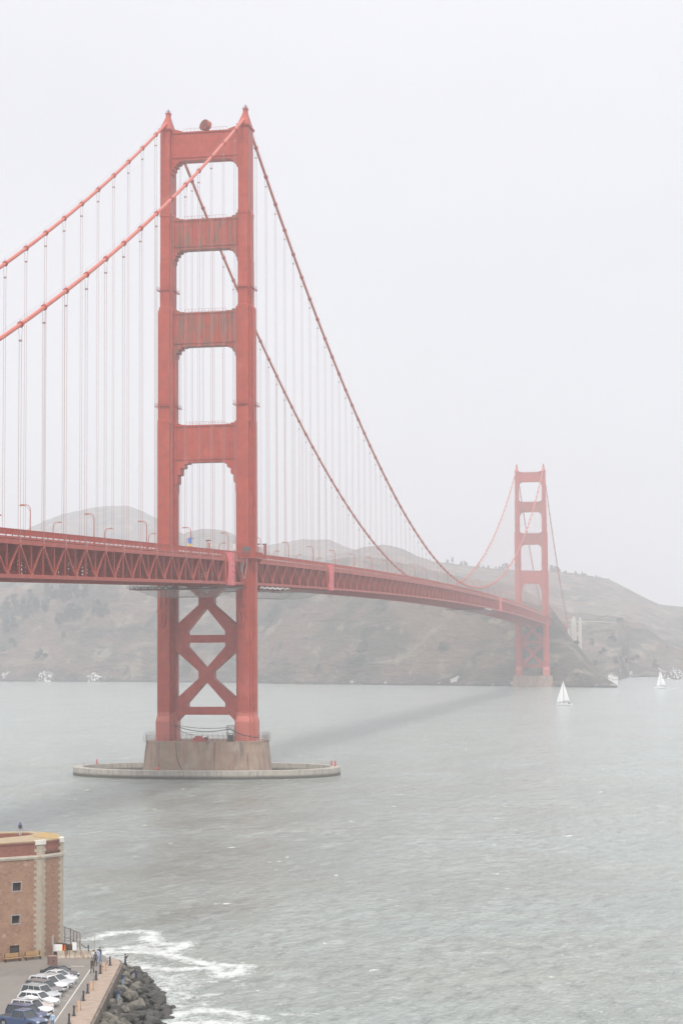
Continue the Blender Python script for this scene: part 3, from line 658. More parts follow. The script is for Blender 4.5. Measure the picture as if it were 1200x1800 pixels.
mb.build('guard_rail', M['post'], fr)
for px_, h_ in ((-36, .8), (-42, .8), (32, .8)):
    pass
mb = MB(); 
for tx in (-28.5, 21.5): 
    y_ = -B_*math.sqrt(1-(tx/A_)**2)-.12; mb.box((tx-.55, y_-.06, .9), (tx+.55, y_, 1.9))
mb.build('notice_plate', M['white'], fr)
for i, (tx, ty) in enumerate(((-41, 8.5), (41.5, 7.5), (43.2, 5.2))):
    mb = MB(); mb.tube([(0, 0, 0), (0, 0, .35), (0, 0, .35), (0, 0, 1.5), (0, 0, 1.7)], [.4, .4, .25, .25, .12], 8)
    o = mb.build('marker_post', M['red'], None, loc=(tx-.6, ty, WL+2.69)); tag(o, ['short red marker post on the left end of the fender ring', 'red marker post on the right end of the fender ring, the inner one', 'outermost red marker post at the right tip of the fender ring'][i], 'marker post', 'marker posts on the fender ring')
mb = MB(); mb.ico((0, 0, .55), .55, 2); o = mb.build('buoy', mat('orange_buoy', (.7, .10, .05), .4), None, smooth=True, loc=(-11.2, -20.9, WL+2.69)); tag(o, 'round orange buoy resting on the fender ring before the pier', 'buoy')

# ------------------------------------------------------------------ things on the bridge
t = tag(empty('dish_antenna', (.3, -.6, 221.4)), 'brownish red drum shaped dish antenna on top of the near tower', 'antenna')
mb = MB(); mb.tube([(0, 0, 0), (0, 0, 1.4)], .16, 8); mb.bar((-.9, 0, 0), (0, 0, .9), .12); mb.bar((.9, 0, 0), (0, 0, .9), .12); mb.build('mount', M['dark2'], t)
mb = MB(); d_ = Vector((-.55, -.80, .18)).normalized(); c = Vector((0, .2, 1.75))
mb.tube([c-d_*.1, c+d_*1.3, c+d_*1.3, c+d_*1.0], [1.6, 1.72, 1.6, 1.5], 28); mb.tube([c-d_*.9, c-d_*.1], [.5, 1.6], 28)
mb.build('drum', mat('antenna_paint', (.36, .10, .07), .6, var=.1), t); t.scale = (1.3, 1.3, 1.15)

def lamp_proto(h, label):
    o = empty('street_lamp'); tag(o, label, 'street lamp')
    mb = MB(); mb.tube([(0, 0, 0), (0, 0, .8), (0, 0, .8), (0, 0, h-1.3)], [.2, .2, .13, .11], 8); mb.build('post', M['steel'], o)
    mb = MB(); arc = [(0, 0, h-1.3), (-.08, 0, h-.7), (-.35, 0, h-.25), (-.8, 0, h-.02), (-1.5, 0, h)]
    mb.tube(arc, .08, 6); mb.bar((-.05, 0, h-1.5), (-1.1, 0, h-.15), .06); mb.build('arm', M['steel'], o)
    mb = MB(); mb.box((-2.55, -.28, h-.28), (-1.35, .28, h+.02)); mb.box((-2.3, -.2, h+.02), (-1.55, .2, h+.14)); mb.build('lamp_head', M['lamph'], o)
    return o
M['lamph'] = mat('lamp_housing', (.45, .22, .16), .5)
lp = lamp_proto(7.6, ''); first = True
for s in (1, -1):
    ks = [-204.3+45.6*k for k in range(-4, 31)]
    for y in ks:
        if s < 0: y += -3.8
        if abs(y) < 8 or abs(y-23) < 9 and s > 0 and False or abs(y-SPAN) < 8 or y > 1180 or y < -215: continue
        o = lp if first else copy_tree(lp); first = False
        o.location = (s*12.9, y, dk(y)+8.85); o.rotation_euler.z = 0 if s > 0 else math.pi
        near = y < 0
        where = 'near side of the bridge' if s > 0 else 'far side of the bridge'
        ORD = ['first', 'second', 'third', 'fourth', 'fifth', 'sixth', 'seventh', 'eighth', 'ninth', 'tenth', 'eleventh', 'twelfth', 'thirteenth', 'fourteenth', 'fifteenth', 'sixteenth', 'seventeenth', 'eighteenth', 'nineteenth', 'twentieth']
        yb_ = y if s > 0 else y+3.8
        if near: lab = f"red street lamp on the {where}, {ORD[sum(1 for q in ks if -215 < q < yb_-1)]} from the left photo edge"
        else: lab = f"{'faint tiny ' if y > 500 else ''}red lamp on the {where}, {ORD[min(19, sum(1 for q in ks if 8 < q < yb_-1))]} beyond the near tower"
        if y > 860: lab = f"faint red lamp on the {where}, {ORD[sum(1 for q in ks if yb_+1 < q < 1180)]} before the far tower"
        o['label'] = lab; o['group'] = 'street lamps along the '+where

# signals, blue sign, panels by the near tower
def place(o, label, cat, group=None): return tag(o, label, cat, group)
zz = lambda y: dk(y)+8.85
t = empty('hanging_banner', (12.7, -67.5, zz(-67.5))); tag(t, 'small blue and yellow banner fixed to a lamp post left of the near tower', 'banner')
mb = MB(); mb.box((-.55, -.12, 2.7), (.55, -.04, 4.4)); mb.build('blue_panel', M['blue'], t); mb = MB(); mb.box((-.5, -.14, 1.9), (.6, -.05, 2.5)); mb.build('yellow_panel', M['yellow'], t); mb = MB(); mb.tube([(0, .1, 0), (0, .1, 4.8)], .05, 5); mb.build('bracket', M['steel'], t)
t = empty('notice_board', (15.3, -6.2, zz(0))); tag(t, 'grey notice board on the balcony before the near tower leg', 'notice board')
mb = MB(); mb.box((-1.5, -.08, 1.0), (1.2, .02, 3.2)); mb.build('board', mat('board_grey', (.10, .10, .09), .6), t); mb = MB(); mb.bar((-1.3, .06, 0), (-1.3, .06, 1), .1); mb.bar((1.0, .06, 0), (1.0, .06, 1), .1); mb.build('post', M['steel'], t)
t = empty('call_box', (11.8, -9.2, zz(-9))); tag(t, 'white box on a post at the left edge of the near tower leg', 'call box')
mb = MB(); mb.box((-.35, -.25, 2.4), (.35, .25, 4.2)); mb.build('cabinet', M['white'], t); mb = MB(); mb.bar((0, 0, 0), (0, 0, 2.4), .14); mb.build('post', M['steel'], t)
for i, (x, y, h_, lab) in enumerate(((11.5, -42, 4.2, 'pair of short red pipes with a cross head standing left of the near tower leg'), (14.6, 12, 4.6, 'short red pipe stack just right of the near tower leg'), (14.2, 24, 5.0, 'taller red box shaped stack right of the near tower leg'))):
    t = empty('vent_stack', (x, y, zz(y))); tag(t, lab, 'vent stack', 'vent stacks beside the near tower')
    mb = MB(); mb.tube([(-.3, 0, 0), (-.3, 0, h_)], .13, 8); mb.tube([(.35, 0, 0), (.35, 0, h_*(.9 if i < 2 else 1))], .2 if i < 2 else .35, 8); mb.build('pipe', M['steel'], t)
    mb = MB(); mb.box((-.7, -.3, h_), (.8, .3, h_+.4)); mb.build('cap', M['dark2'], t)
mb = MB(); mb.tube(sag((13.9, -9.2, 74.4), (15.5, -6.6, 74.2), 7.0), .12, 6); mb.tube(sag((13.6, -9.4, 74.4), (14.4, -7.4, 74.0), 5.0), .08, 6)
tag(mb.build('hanging_hose', M['post']), 'grey hoses hanging in a loop under the near tower balcony', 'hose')

# maintenance platforms with white tarpaulins and safety nets slung below the deck
M['net'] = mat('safety_net', (.55, .55, .55), .9)
n, l, b = nodes_of(M['net']); ck = n.new('ShaderNodeTexNoise'); ck.inputs['Scale'].default_value = 9; tt = n.new('ShaderNodeTexCoord'); l.new(tt.outputs['Object'], ck.inputs['Vector'])
r_ = n.new('ShaderNodeMapRange'); r_.inputs[1].default_value = .4; r_.inputs[2].default_value = .6; r_.inputs[3].default_value = .12; r_.inputs[4].default_value = .34; l.new(ck.outputs[0], r_.inputs[0]); l.new(r_.outputs[0], b.inputs['Alpha'])
def net_thing(y0, y1, lab1, lab2):
    t = empty('safety_net', (0, y0, dk((y0+y1)/2))); tag(t, lab1, 'safety net', 'nets slung under the deck')
    n1, n2 = 30, 16; X_ = np.zeros((n2, n1)); Y_ = X_.copy(); Z_ = X_.copy()
    for i in range(n1):
        for j in range(n2):
            u, v = i/(n1-1), j/(n2-1); dep = 3.3*min(1, 4.2*min(u, 1-u))*(.93+.07*math.sin(u*9))
            X_[j, i] = -15+30*v; Y_[j, i] = u*(y1-y0); Z_[j, i] = -1.4-dep*(1-(2*v-1)**4)+(dk(y0+u*(y1-y0))-dk((y0+y1)/2))
    link('mesh_sheet', grid_mesh('mesh_sheet', X_, Y_, Z_, M['net']), t)
    mb = MB()
    for j in (0, 7, n2-1): mb.tube([(X_[j, i], Y_[j, i], Z_[j, i]) for i in range(n1)], .09, 5)
    for i in (0, n1-1): mb.tube([(X_[j, i], Y_[j, i], Z_[j, i]) for j in range(n2)], .09, 5)
    for i in range(0, n1, 4):
        for j in (0, n2-1): mb.bar((X_[j, i], Y_[j, i], Z_[j, i]), (X_[j, i], Y_[j, i], Z_[j, i]+1.6), .05)
    mb.build('edge_rope', M['dark'], t)
    t2 = empty('work_platform', (0, y0, dk(y0)-.5)); tag(t2, lab2, 'work platform', 'work platforms hung under the deck')
    mb = MB(); mb.box((-14.5, .5, -1.5), (14.5, 9, -1.2)); mb.box((12.6, -36, -2.3), (14.5, .5, -2.0)) if 0 < y0 < 300 else None
    for x in (-14.4, -7, 0, 7, 14.4):
        for y_ in (.6, 8.9): mb.bar((x, y_, -1.4), (x, y_, .3), .14)
    for y_ in (.6, 8.9): mb.bar((-14.4, y_, -.5), (14.4, y_, -.5), .1)
    mb.build('platform', M['dark2'], t2)
    mb = MB()
    for i in range(18):
        if y0 < 0: q = (-13.5+.75*i, .4, -.75+.2*math.sin(i*2))
        else: q = (14.0, 1.0+i*2.6-(34 if y0 < 300 else 0), -.75+.2*math.sin(i*2)+(dk(y0+i*2.6-34)-dk(y0) if y0 < 300 else 0))
        mb.ico(q, .55, 1, (.7, .8, .8))
    mb.build('bagged_sheeting', M['white'], t2)
net_thing(-42, -6, 'grey safety net sagging under the deck left of the near tower', 'work platform with white bags under the deck left of the near tower')
net_thing(52, 141, 'long grey safety net sagging under the deck right of the near tower', 'work platform with white bags under the deck right of the near tower')
net_thing(720, 800, 'short grey safety net sagging under the deck before the far tower', 'work platform under the deck just before the far tower')

# vehicles on the bridge deck (mostly hidden by the railing)
def small_van(y, x, lab, m_, high=2.3):
    t = empty('van', (x, y, dk(y)+8.61)); tag(t, lab, 'van')
    mb = MB(); mb.prism([(-2.6, .4), (2.6, .4), (2.6, 1.1), (1.9, 1.3), (1.3, high), (-2.6, high)], -1, 1, 'x'); mb.build('body', m_, t)
    mb = MB(); mb.prism([(1.95, 1.32), (1.42, high-.15), (1.36, high-.15), (1.85, 1.32)], -.85, .85, 'x'); mb.build('windscreen', M['dark'], t)
    for sx in (-.9, .9):
        for sy in (-1.6, 1.7): mb = MB(); mb.tube([(sx-.12, sy, .36), (sx+.12, sy, .36)], .36, 12); mb.build('wheel', M['dark'], t)
small_van(590, 5, 'white van on the bridge deck between the towers', M['white'], 3.4)
small_van(960, 5, 'small white van on the bridge deck close to the far tower', M['white'], 3.2)

# north anchorage pylon
t = empty('concrete_pylon', (0, SPAN+365, 0)); tag(t, 'pale concrete bridge pylon with tall slots at the far shore end of the deck', 'pylon')
for s in (-1, 1):
    x = s*21
    mb = MB(); mb.box((x-4.6, -7, 8), (x+1.0, 7, 76)); mb.box((x-3.6, -7.6, 8), (x+.2, 7.6, 72)); mb.box((x-2.6, -6, 76), (x-.4, 6, 79)); mb.box((x+1.01, -4, 8), (x+4.4, 5, 68)); mb.box((x+4.42, -7, 8), (x+7.2, 7, 75)); mb.box((x+4.9, -5, 75), (x+6.7, 5, 77.5)); mb.build('shaft', M['conc'], t)
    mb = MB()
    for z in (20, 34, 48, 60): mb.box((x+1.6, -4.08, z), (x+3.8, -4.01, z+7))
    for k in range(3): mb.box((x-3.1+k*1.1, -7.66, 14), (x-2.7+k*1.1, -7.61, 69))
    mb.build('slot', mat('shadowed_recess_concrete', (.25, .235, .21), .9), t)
mb = MB(); mb.box((-15, -3, 8), (15, 3, 64)); mb.build('cross_wall', M['conc'], t)
mb = MB(); mb.tube([(22.5, 0, 76), (22.5, 0, 86)], .15, 5); mb.build('mast', M['grey'], t)

# ------------------------------------------------------------------ sailboats
def sailboat(px, py, length, mast, heading, lab, jib, marks=False):
    p = atZ(px, py, WL); t = empty('sailboat', (p.x, p.y, WL)); t.rotation_euler = (0, 0, heading); tag(t, lab, 'sailboat')
    mb = MB(); rings = []; L_ = length
    for i in range(13):
        u = i/12; x = -L_/2+L_*u; wd = 1.75*min(1, (1-u)*2.6)**.6*(.72+.28*min(1, u*3)); kz = -.5+.5*u**3
        sh = 1.15+.35*u*u
        rings.append([(x, -wd, sh), (x, -wd*.9, .3), (x, -wd*.45, kz), (x, 0, kz-.1), (x, wd*.45, kz), (x, wd*.9, .3), (x, wd, sh)])
    mb.loft(rings); mb.build('hull', M['hull'], t, smooth=False)
    mb = MB(); mb.prism([(-L_*.18, 1.2), (L_*.2, 1.3), (L_*.14, 1.75), (-L_*.15, 1.85)], -.95, .95); mb.build('cabin', M['white'], t)
    mb = MB(); mb.prism([(-L_*.12, 1.4), (L_*.12, 1.45), (L_*.1, 1.65), (-L_*.12, 1.65)], -.97, .97); mb.build('cabin_window', M['dark'], t)
    mb = MB(); mx_ = L_*.06; mb.tube([(mx_, 0, 1.2), (mx_, 0, mast)], [.11, .07], 6); mb.build('mast', M['grey'], t)
    mb = MB(); mb.tube([(mx_, 0, 2.5), (-L_*.36, .5, 2.35)], .12, 6); mb.build('boom', M['dark'], t)
    def sail(name, A, B, C, belly):
        n_ = 10; vs, fs, ix = [], [], {}
        A, B, C = map(Vector, (A, B, C))
        for i in range(n_+1):
            for j in range(n_+1-i):
                a, b_ = i/n_, j/n_; c_ = 1-a-b_; p_ = A*a+B*b_+C*c_; p_.y += belly*27*a*b_*c_+belly*.8*b_*c_*2; ix[i, j] = len(vs); vs.append(p_)
        for i in range(n_):
            for j in range(n_-i):
                fs.append((ix[i, j], ix[i+1, j], ix[i, j+1]))
                if j < n_-i-1: fs.append((ix[i+1, j], ix[i+1, j+1], ix[i, j+1]))
        m_ = MB(); m_.add(vs, fs); o = m_.build(name, M['sail'], t, smooth=True, fix=False); md = o.modifiers.new('t', 'SOLIDIFY'); md.thickness = .04; return o
    sm = sail('mainsail', (mx_-.12, 0, mast-.3), (mx_-.12, 0, 2.7), (-L_*.36, .5, 2.6), .35)
    sail('jib', (mx_+.1, 0, mast-1.0), (L_*jib, .2, 1.7), (mx_-.1, .6, 2.2), .3)
    mb = MB(); mb.tube([(mx_, 0, mast-.2), (L_*.49, 0, 1.5)], .03, 4); mb.tube([(mx_, 0, mast-.1), (-L_*.49, 0, 1.2)], .03, 4); mb.build('stay', M['grey'], t)
    if marks:
        mb = MB()
        for i in range(6): mb.box((-L_*.02-.35*i-.25, -.02+.55, mast*.55), (-L_*.02-.35*i, .02+.55, mast*.55+.45+.1*(i % 2)))
        mb.build('sail_number', M['dark'], sm)
    for i, xx in enumerate((-L_*.34, -L_*.26)): mb = MB(); mb.tube([(xx, .4*(1-2*i), 1.0), (xx, .4*(1-2*i), 1.7), (xx, .4*(1-2*i), 1.75), (xx, .4*(1-2*i), 2.0)], [.25, .28, .13, .1], 8); pp = mb.build('person', M['dark'], None); pp.matrix_world = Matrix.Translation((p.x, p.y, WL)) @ Matrix.Rotation(heading, 4, 'Z'); tag(pp, ('dark clothed person seated at the stern of the ' if i == 0 else 'dark clothed person seated forward of the helm in the ')+('nearer white sailboat' if not marks else 'farther white sailboat'), 'person', 'sailors aboard the sailboats')
    return t
sailboat(991, 1240, 11.5, 17.6, R(172), 'white sailboat with a large jib near the far pier, the closer of the two', .50)
sailboat(1161, 1210, 13.0, 17.6, R(186), 'white sailboat with dark sail marks and a wake near the right edge', .36, True)
# wake
mb = MB(); a = atZ(1172, 1211, WL+.06); b_ = atZ(1186, 1210.6, WL+.06); mb.add([a+Vector((0, -2, 0)), b_+Vector((0, -5, 0)), b_+Vector((4, 6, 0)), a+Vector((0, 3, 0))], [(0, 1, 2, 3)]); wk = mb.build('boat_wake', mat('wake_foam', (.75, .77, .77), .9)); wk['kind'] = 'structure'
t = atZ(585, 1200.5, WL); mb = MB(); mb.tube([(0, 0, -.5), (0, 0, .8), (0, 0, 1.6), (0, 0, 3.2)], [1.3, 1.3, .5, .3], 10); o = mb.build('channel_buoy', M['yellow'], None, loc=(t.x, t.y-25, WL)); tag(o, 'tiny yellow channel buoy below the cliff', 'buoy')
#PART2
# ------------------------------------------------------------------ shore, parking lot, sea walk
GZ = 5.5
def flat(outer, holes, z0, z1, mats, name, parent=None):
    o = plate(outer, holes, z1-z0, mats, name, parent)
    for v in o.data.vertices: v.co = (v.co.x, v.co.z, -v.co.y+(z0+z1)/2)
    bm = bmesh.new(); bm.from_mesh(o.data); bmesh.ops.recalc_face_normals(bm, faces=bm.faces); bm.to_mesh(o.data); bm.free()
    return o
M['lot'] = mat('parking_asphalt', (.21, .19, .17), .9, var=.10, vscale=.25, bump=.01, bscale=3)
over(M['lot'], nnoise(M['lot'], .5, (1, 1, 1), .5, .75, detail=8, amt=.5), (.28, .23, .18))
over(M['lot'], nnoise(M['lot'], .16, (1.6, .5, 1), .56, .7, detail=7, amt=.5, off=(4, 4, 0)), (.12, .11, .10))
M['walk'] = mat('sandy_concrete', (.34, .26, .205), .9, var=.12, vscale=.9, bump=.02, bscale=4)
over(M['walk'], nnoise(M['walk'], 1.3, (1, 1, 1), .55, .7, detail=8, amt=.5), (.24, .18, .14))
M['seawall'] = mat('sea_wall_stone', (.16, .13, .105), .9, var=.35, vscale=1.2, bump=.12, bscale=2.5)
lot = [(86.68, -374.80), (88.33, -378.40), (95.93, -415.50), (101.58, -443.20), (104.08, -473.20), (21.08, -473.20), (21.08, -403.20), (61.08, -395.20), (78.28, -377.40), (80.08, -372.00), (84.58, -372.00)]
o = flat(lot, [], -3, GZ, [M['lot']], 'parking_lot'); o['kind'] = 'structure'
wk_in = [(88.38, -378.40), (95.98, -415.50), (101.68, -443.20)]; wk_out = [(104.38, -443.20), (98.38, -415.20), (90.68, -381.10), (89.38, -378.20)]
o = flat(wk_in+wk_out, [], 1.0, GZ+.34, [M['walk']], 'sea_walk'); o['kind'] = 'structure'
mb = MB(); pts = [(89.38, -378.20), (90.68, -381.10), (98.38, -415.20), (104.38, -443.20)]
def offs(pts, d_):
    out_ = []
    for i, p in enumerate(pts):
        a = Vector(pts[max(i-1, 0)]); b = Vector(pts[min(i+1, len(pts)-1)]); t_ = (b-a).normalized(); out_.append((p[0]-t_.y*d_, p[1]+t_.x*d_))
    return out_
po = offs(pts, .32); pi_ = offs(pts, .02)
for i in range(len(pts)-1):
    mb.loft([[(*pi_[i], 0), (*po[i], 0), (*po[i], GZ+.22), (*pi_[i], GZ+.22)], [(*pi_[i+1], 0), (*po[i+1], 0), (*po[i+1], GZ+.22), (*pi_[i+1], GZ+.22)]])
tag(mb.build('sea_wall', M['seawall']), 'dark rough stone wall facing the boulders below the sandy sea walk', 'sea wall')
# painted lines
def line(a, b, w_, name='painted_line', z=GZ+.004):
    mb = MB(); a, b = Vector(a), Vector(b); n_ = Vector((-(b-a).y, (b-a).x)).normalized()*w_/2
    mb.add([(*(a-n_), z), (*(b-n_), z), (*(b+n_), z), (*(a+n_), z)], [(0, 1, 2, 3)]); return mb
u_ = Vector((.206, -.979)); n2 = Vector((.979, .206)); hd = R(-17); dv = Vector((math.cos(hd), math.sin(hd)))
F0 = Vector((88.78, -391.20)); STEP = Vector((.544, -2.74))
mb = line((87.83, -384.20), (100.08, -443.20), .13)
for k in range(-1, 12):
    p_ = F0+STEP*(k+.5)+dv*.25; q = line(p_, p_-dv*5.0, .10); mb.add(q.v, q.f)
q = line((84.68, -382.40), (86.38, -382.20), .25); mb.add(q.v, q.f)
M['line'] = mat('worn_white_paint', (.55, .54, .50), .8, var=.15, vscale=3)
o = mb.build('lot_markings', M['line']); o['kind'] = 'structure'

# ------------------------------------------------------------------ brick fort
A = Vector((78.93, -377.05)); LD = Vector((-4.2, -3.6)).normalized(); B = Vector((80.53, -373.50)); AB = (B-A).normalized()
inn = Vector((LD.y, -LD.x)); inn = inn if inn.y > 0 else -inn
def brick_mat(name, dirv, c1, c2, mortar, blotch):
    m = mat(name, c1, .9); n, l, b = nodes_of(m); t = n.new('ShaderNodeTexCoord'); d1 = n.new('ShaderNodeVectorMath'); d1.operation = 'DOT_PRODUCT'; d1.inputs[1].default_value = (dirv.x, dirv.y, 0); l.new(t.outputs['Object'], d1.inputs[0])
    s = n.new('ShaderNodeSeparateXYZ'); l.new(t.outputs['Object'], s.inputs[0]); c = n.new('ShaderNodeCombineXYZ'); l.new(d1.outputs['Value'], c.inputs[0]); l.new(s.outputs['Z'], c.inputs[1])
    q = n.new('ShaderNodeTexBrick'); l.new(c.outputs[0], q.inputs['Vector']); q.inputs['Color1'].default_value = (*c1, 1); q.inputs['Color2'].default_value = (*c2, 1); q.inputs['Mortar'].default_value = (*mortar, 1)
    q.inputs['Scale'].default_value = 1; q.inputs['Brick Width'].default_value = .42; q.inputs['Row Height'].default_value = .15; q.inputs['Mortar Size'].default_value = .016
    l.new(q.outputs['Color'], b.inputs['Base Color'])
    over(m, nnoise(m, 2.2, (1, 1, 1.6), .5, .68, detail=6, amt=.45, off=(5, 5, 5)), tuple(c*.62 for c in c2))
    over(m, nnoise(m, .35, (1, 1, 1.3), .5, .7, detail=7, amt=.6), blotch)
    over(m, nnoise(m, .9, (1, 1, 1), .62, .72, detail=9, amt=.6, off=(3, 8, 1)), (.48, .36, .28))
    over(m, nnoise(m, 1.0, (1.2, 1.2, .12), .58, .75, detail=5, amt=.4, off=(1, 2, 9)), (.15, .09, .07))
    return m
M['bk1'] = brick_mat('brown_brick', LD, (.34, .185, .12), (.265, .14, .09), (.38, .29, .22), (.40, .25, .17))
M['bk2'] = brick_mat('red_parapet_brick', LD, (.29, .095, .07), (.23, .08, .06), (.30, .20, .16), (.24, .10, .08))
M['quoin'] = mat('granite_quoin', (.41, .355, .285), .85, var=.10, vscale=2.0, bump=.03, bscale=4)
over(M['quoin'], nnoise(M['quoin'], 1.5, (1, 1, .4), .58, .7, amt=.5), (.30, .25, .20))
M['course'] = mat('granite_course', (.55, .50, .42), .85, var=.12, vscale=1.0)
over(M['course'], nnoise(M['course'], .8, (1, 1, 1), .6, .68, amt=.7), (.42, .22, .10))
M['terr'] = mat('earthen_terreplein', (.40, .31, .20), .95, var=.12, vscale=.7, col2=(.33, .25, .17))
fort = tag(empty('brick_fort', (0, 0, 0)), 'brown brick sea fort corner with pale stone quoins at the lower left', 'fort')
C_f, D_f, E_f, F_f, G_f = Vector((77.68, -367.80)), Vector((73.68, -365.80)), Vector((59.08, -369.70)), Vector((41.08, -387.20)), A+LD*30
TOPZ, SC0, SC1 = 20.2, 17.95, 18.4
core = [A+inn*.8, A+AB*.03, B, C_f, D_f, E_f, F_f, G_f, G_f+inn*.8]
core = [A+inn*.8, A+AB*.03, B, C_f, D_f, E_f, F_f, G_f+inn*.8]
mb = MB(); mb.prism([tuple(p) for p in core], 3.0, TOPZ-1.3, 'z')
o = mb.build('brick_wall', M['bk1'], fort)
wins = [(3.30, 14.62, .55, .52), (3.42, 10.55, .52, .50), (3.55, 6.75, .62, .60)]
holes = [[(a-h, z-v), (a+h, z-v), (a+h, z+v), (a-h, z+v)] for a, z, h, v in wins]
o = plate([(0, 3.0), (30, 3.0), (30, SC0+.2), (0, SC0+.2)], holes, .8, M['bk1'], 'front_wall', fort)
def wl(a, d_, z): p_ = A+LD*a+inn*d_; return (p_.x, p_.y, z)
for v in o.data.vertices: v.co = wl(v.co.x, v.co.y+.4, v.co.z)
bm = bmesh.new(); bm.from_mesh(o.data); bmesh.ops.recalc_face_normals(bm, faces=bm.faces); bm.to_mesh(o.data); bm.free()
def wbox(mb, a0, a1, d0, d1, z0, z1):
    vs = [wl(a, d_, z) for z in (z0, z1) for a, d_ in ((a0, d0), (a1, d0), (a1, d1), (a0, d1))]
    mb.add(vs, [(0,3,2,1),(4,5,6,7),(0,1,5,4),(1,2,6,5),(2,3,7,6),(3,0,4,7)])
for i, (a, z, h, v) in enumerate(wins):
    mb = MB(); g = .11
    if i < 2:
        wbox(mb, a-h-g, a+h+g, -.05, .12, z+v, z+v+g); wbox(mb, a-h-g, a+h+g, -.05, .12, z-v-g, z-v); wbox(mb, a-h-g, a-h, -.05, .12, z-v, z+v); wbox(mb, a+h, a+h+g, -.05, .12, z-v, z+v)
    else:
        wbox(mb, a-h, a+h, .0, .1, z+v-.09, z+v); wbox(mb, a-h, a+h, .0, .1, z-v, z-v+.09); wbox(mb, a-h, a-h+.09, .0, .1, z-v+.09, z+v-.09); wbox(mb, a+h-.09, a+h, .0, .1, z-v+.09, z+v-.09)
    fo = mb.build('window_frame', M['lead'] if i < 2 else M['dark'], fort) if False else mb.build('window_frame', [mat('granite_frame', (.34, .34, .36), .7)] if i < 2 else M['dark'], fort)
    mb = MB(); wbox(mb, a-h+.01, a+h-.01, .45 if i < 2 else .12, .5 if i < 2 else .16, z-v+.01, z+v-.01); mb.build('shutter', mat('dark_shutter', (.05, .045, .04) if i else (.09, .06, .05), .7), fo)
    if i == 1: mb = MB(); wbox(mb, a-.2, a+.2, .40, .44, z-.22, z+.22); mb.build('opening', M['dark'], fo)
    if i == 0: mb = MB(); wbox(mb, a-.25, a+.1, .40, .44, z-.1, z+.3); wbox(mb, a-.55, a-.3, .40, .44, z-.5, z-.2); mb.build('opening', M['dark'], fo)
# parapet (redder brick), hollow terreplein
inner = [A+LD*40+inn*5.6, A+LD*30+inn*5.6, A+LD*6+inn*5.4, Vector((74.68, -370.80)), Vector((75.08, -369.20)), Vector((73.48, -367.30)), Vector((59.68, -371.20)), Vector((45.08, -386.20))]
inner = [A+LD*27+inn*5.6, A+LD*6+inn*5.2, Vector((74.78, -370.90)), Vector((75.08, -369.20)), Vector((73.48, -367.30)), Vector((59.68, -371.20)), Vector((49.08, -383.20))]
outer = [A, B, C_f, D_f, E_f, F_f, G_f]
flat([tuple(p) for p in outer], [[tuple(p) for p in inner]], SC1, TOPZ-.32, [M['bk2']], 'parapet', fort)
def grow(poly, g):
    c = sum((Vector(p) for p in poly), Vector((0, 0)))/len(poly); out_ = []
    n_ = len(poly)
    for i in range(n_):
        a, b, c2 = Vector(poly[i-1]), Vector(poly[i]), Vector(poly[(i+1) % n_]); e1 = (b-a).normalized(); e2_ = (c2-b).normalized()
        q1 = Vector((e1.y, -e1.x)); q2 = Vector((e2_.y, -e2_.x))
        if q1.dot(b-c) < 0: q1, q2 = -q1, -q2
        mm_ = (q1+q2).normalized(); out_.append(b+mm_*(g/max(.4, mm_.dot(q1))))
    return [tuple(p) for p in out_]
flat(grow(outer, .10), [grow(inner, -.01)], TOPZ-.318, TOPZ-.14, [M['bk2']], 'coping', fort)
flat(grow(outer, .02), [grow(inner, .01)], TOPZ-.138, TOPZ, [M['terr']], 'parapet_top', fort)
flat(grow(outer, .22), [grow(inner, 1.2)], SC0+.202, SC1-.002, [M['course']], 'string_course', fort)
flat(grow(outer, .12), [grow(inner, 1.5)], SC0, SC0+.2, [M['course']], 'string_course', fort)
flat(grow(inner, .5), [], TOPZ-1.35, TOPZ-1.25, [M['terr']], 'inner_floor', fort)
# ochre lichen and dead grass on the outer end of the parapet top
mb = MB(); M['lich'] = mat('ochre_lichen', (.42, .28, .10), .95, col2=(.36, .25, .12), vscale=1.2, thr=(.40, .6))
mb.prism([(79.68, -374.80), (80.18, -373.40), (77.48, -368.10), (75.68, -367.20), (75.68, -369.50), (75.38, -371.10), (76.38, -372.80)], TOPZ+.004, TOPZ+.05, 'z'); mb.build('lichen_patch', M['lich'], fort)
# quoins
def quoin(P, d1, d2, name, w1, w2):
    mb = MB(); z = 3.4; i = 0
    mb2 = MB()
    while z < TOPZ-.5:
        z1 = min(z+.385, TOPZ-.5)
        if z1 > SC0 and z < SC1:
            if z < SC0-.05: z1 = SC0-.003
            else: z = SC1+.003; continue
        a, b = (w1, w2) if i % 2 else (w1-.30, w2-.18)
        o1 = Vector((d1.y, -d1.x)); o1 = -o1 if o1.dot(P-Vector((73.08, -375.20))) < 0 else o1; o2 = Vector((d2.y, -d2.x)); o2 = -o2 if o2.dot(P-Vector((73.08, -375.20))) < 0 else o2
        t_ = .045; K = P+(o1+o2).normalized()*t_*1.15
        e1, e2_ = P+d1*a, P+d2*b
        poly = [K, e1+o1*t_, e1-o1*.3, P-(o1+o2).normalized()*.35, e2_-o2*.3, e2_+o2*t_]
        mb.prism([tuple(p) for p in poly], z+.012, z1, 'z'); z = z1; i += 1
    mb.build('quoin', M['quoin'], fort)
    K = P+(o1+o2).normalized()*.14; e1, e2_ = P+d1*(w1-.1), P+d2*(w2-.05)
    mb2.prism([tuple(p) for p in (K, e1+o1*.13, e1-o1*.35, P-(o1+o2).normalized()*.4, e2_-o2*.35, e2_+o2*.13)], TOPZ-.5, TOPZ+.06, 'z'); mb2.build('quoin_cap', mat('pale_cap_stone', (.66, .64, .58), .8, var=.08, vscale=3), fort)
BC = (C_f-B).normalized()
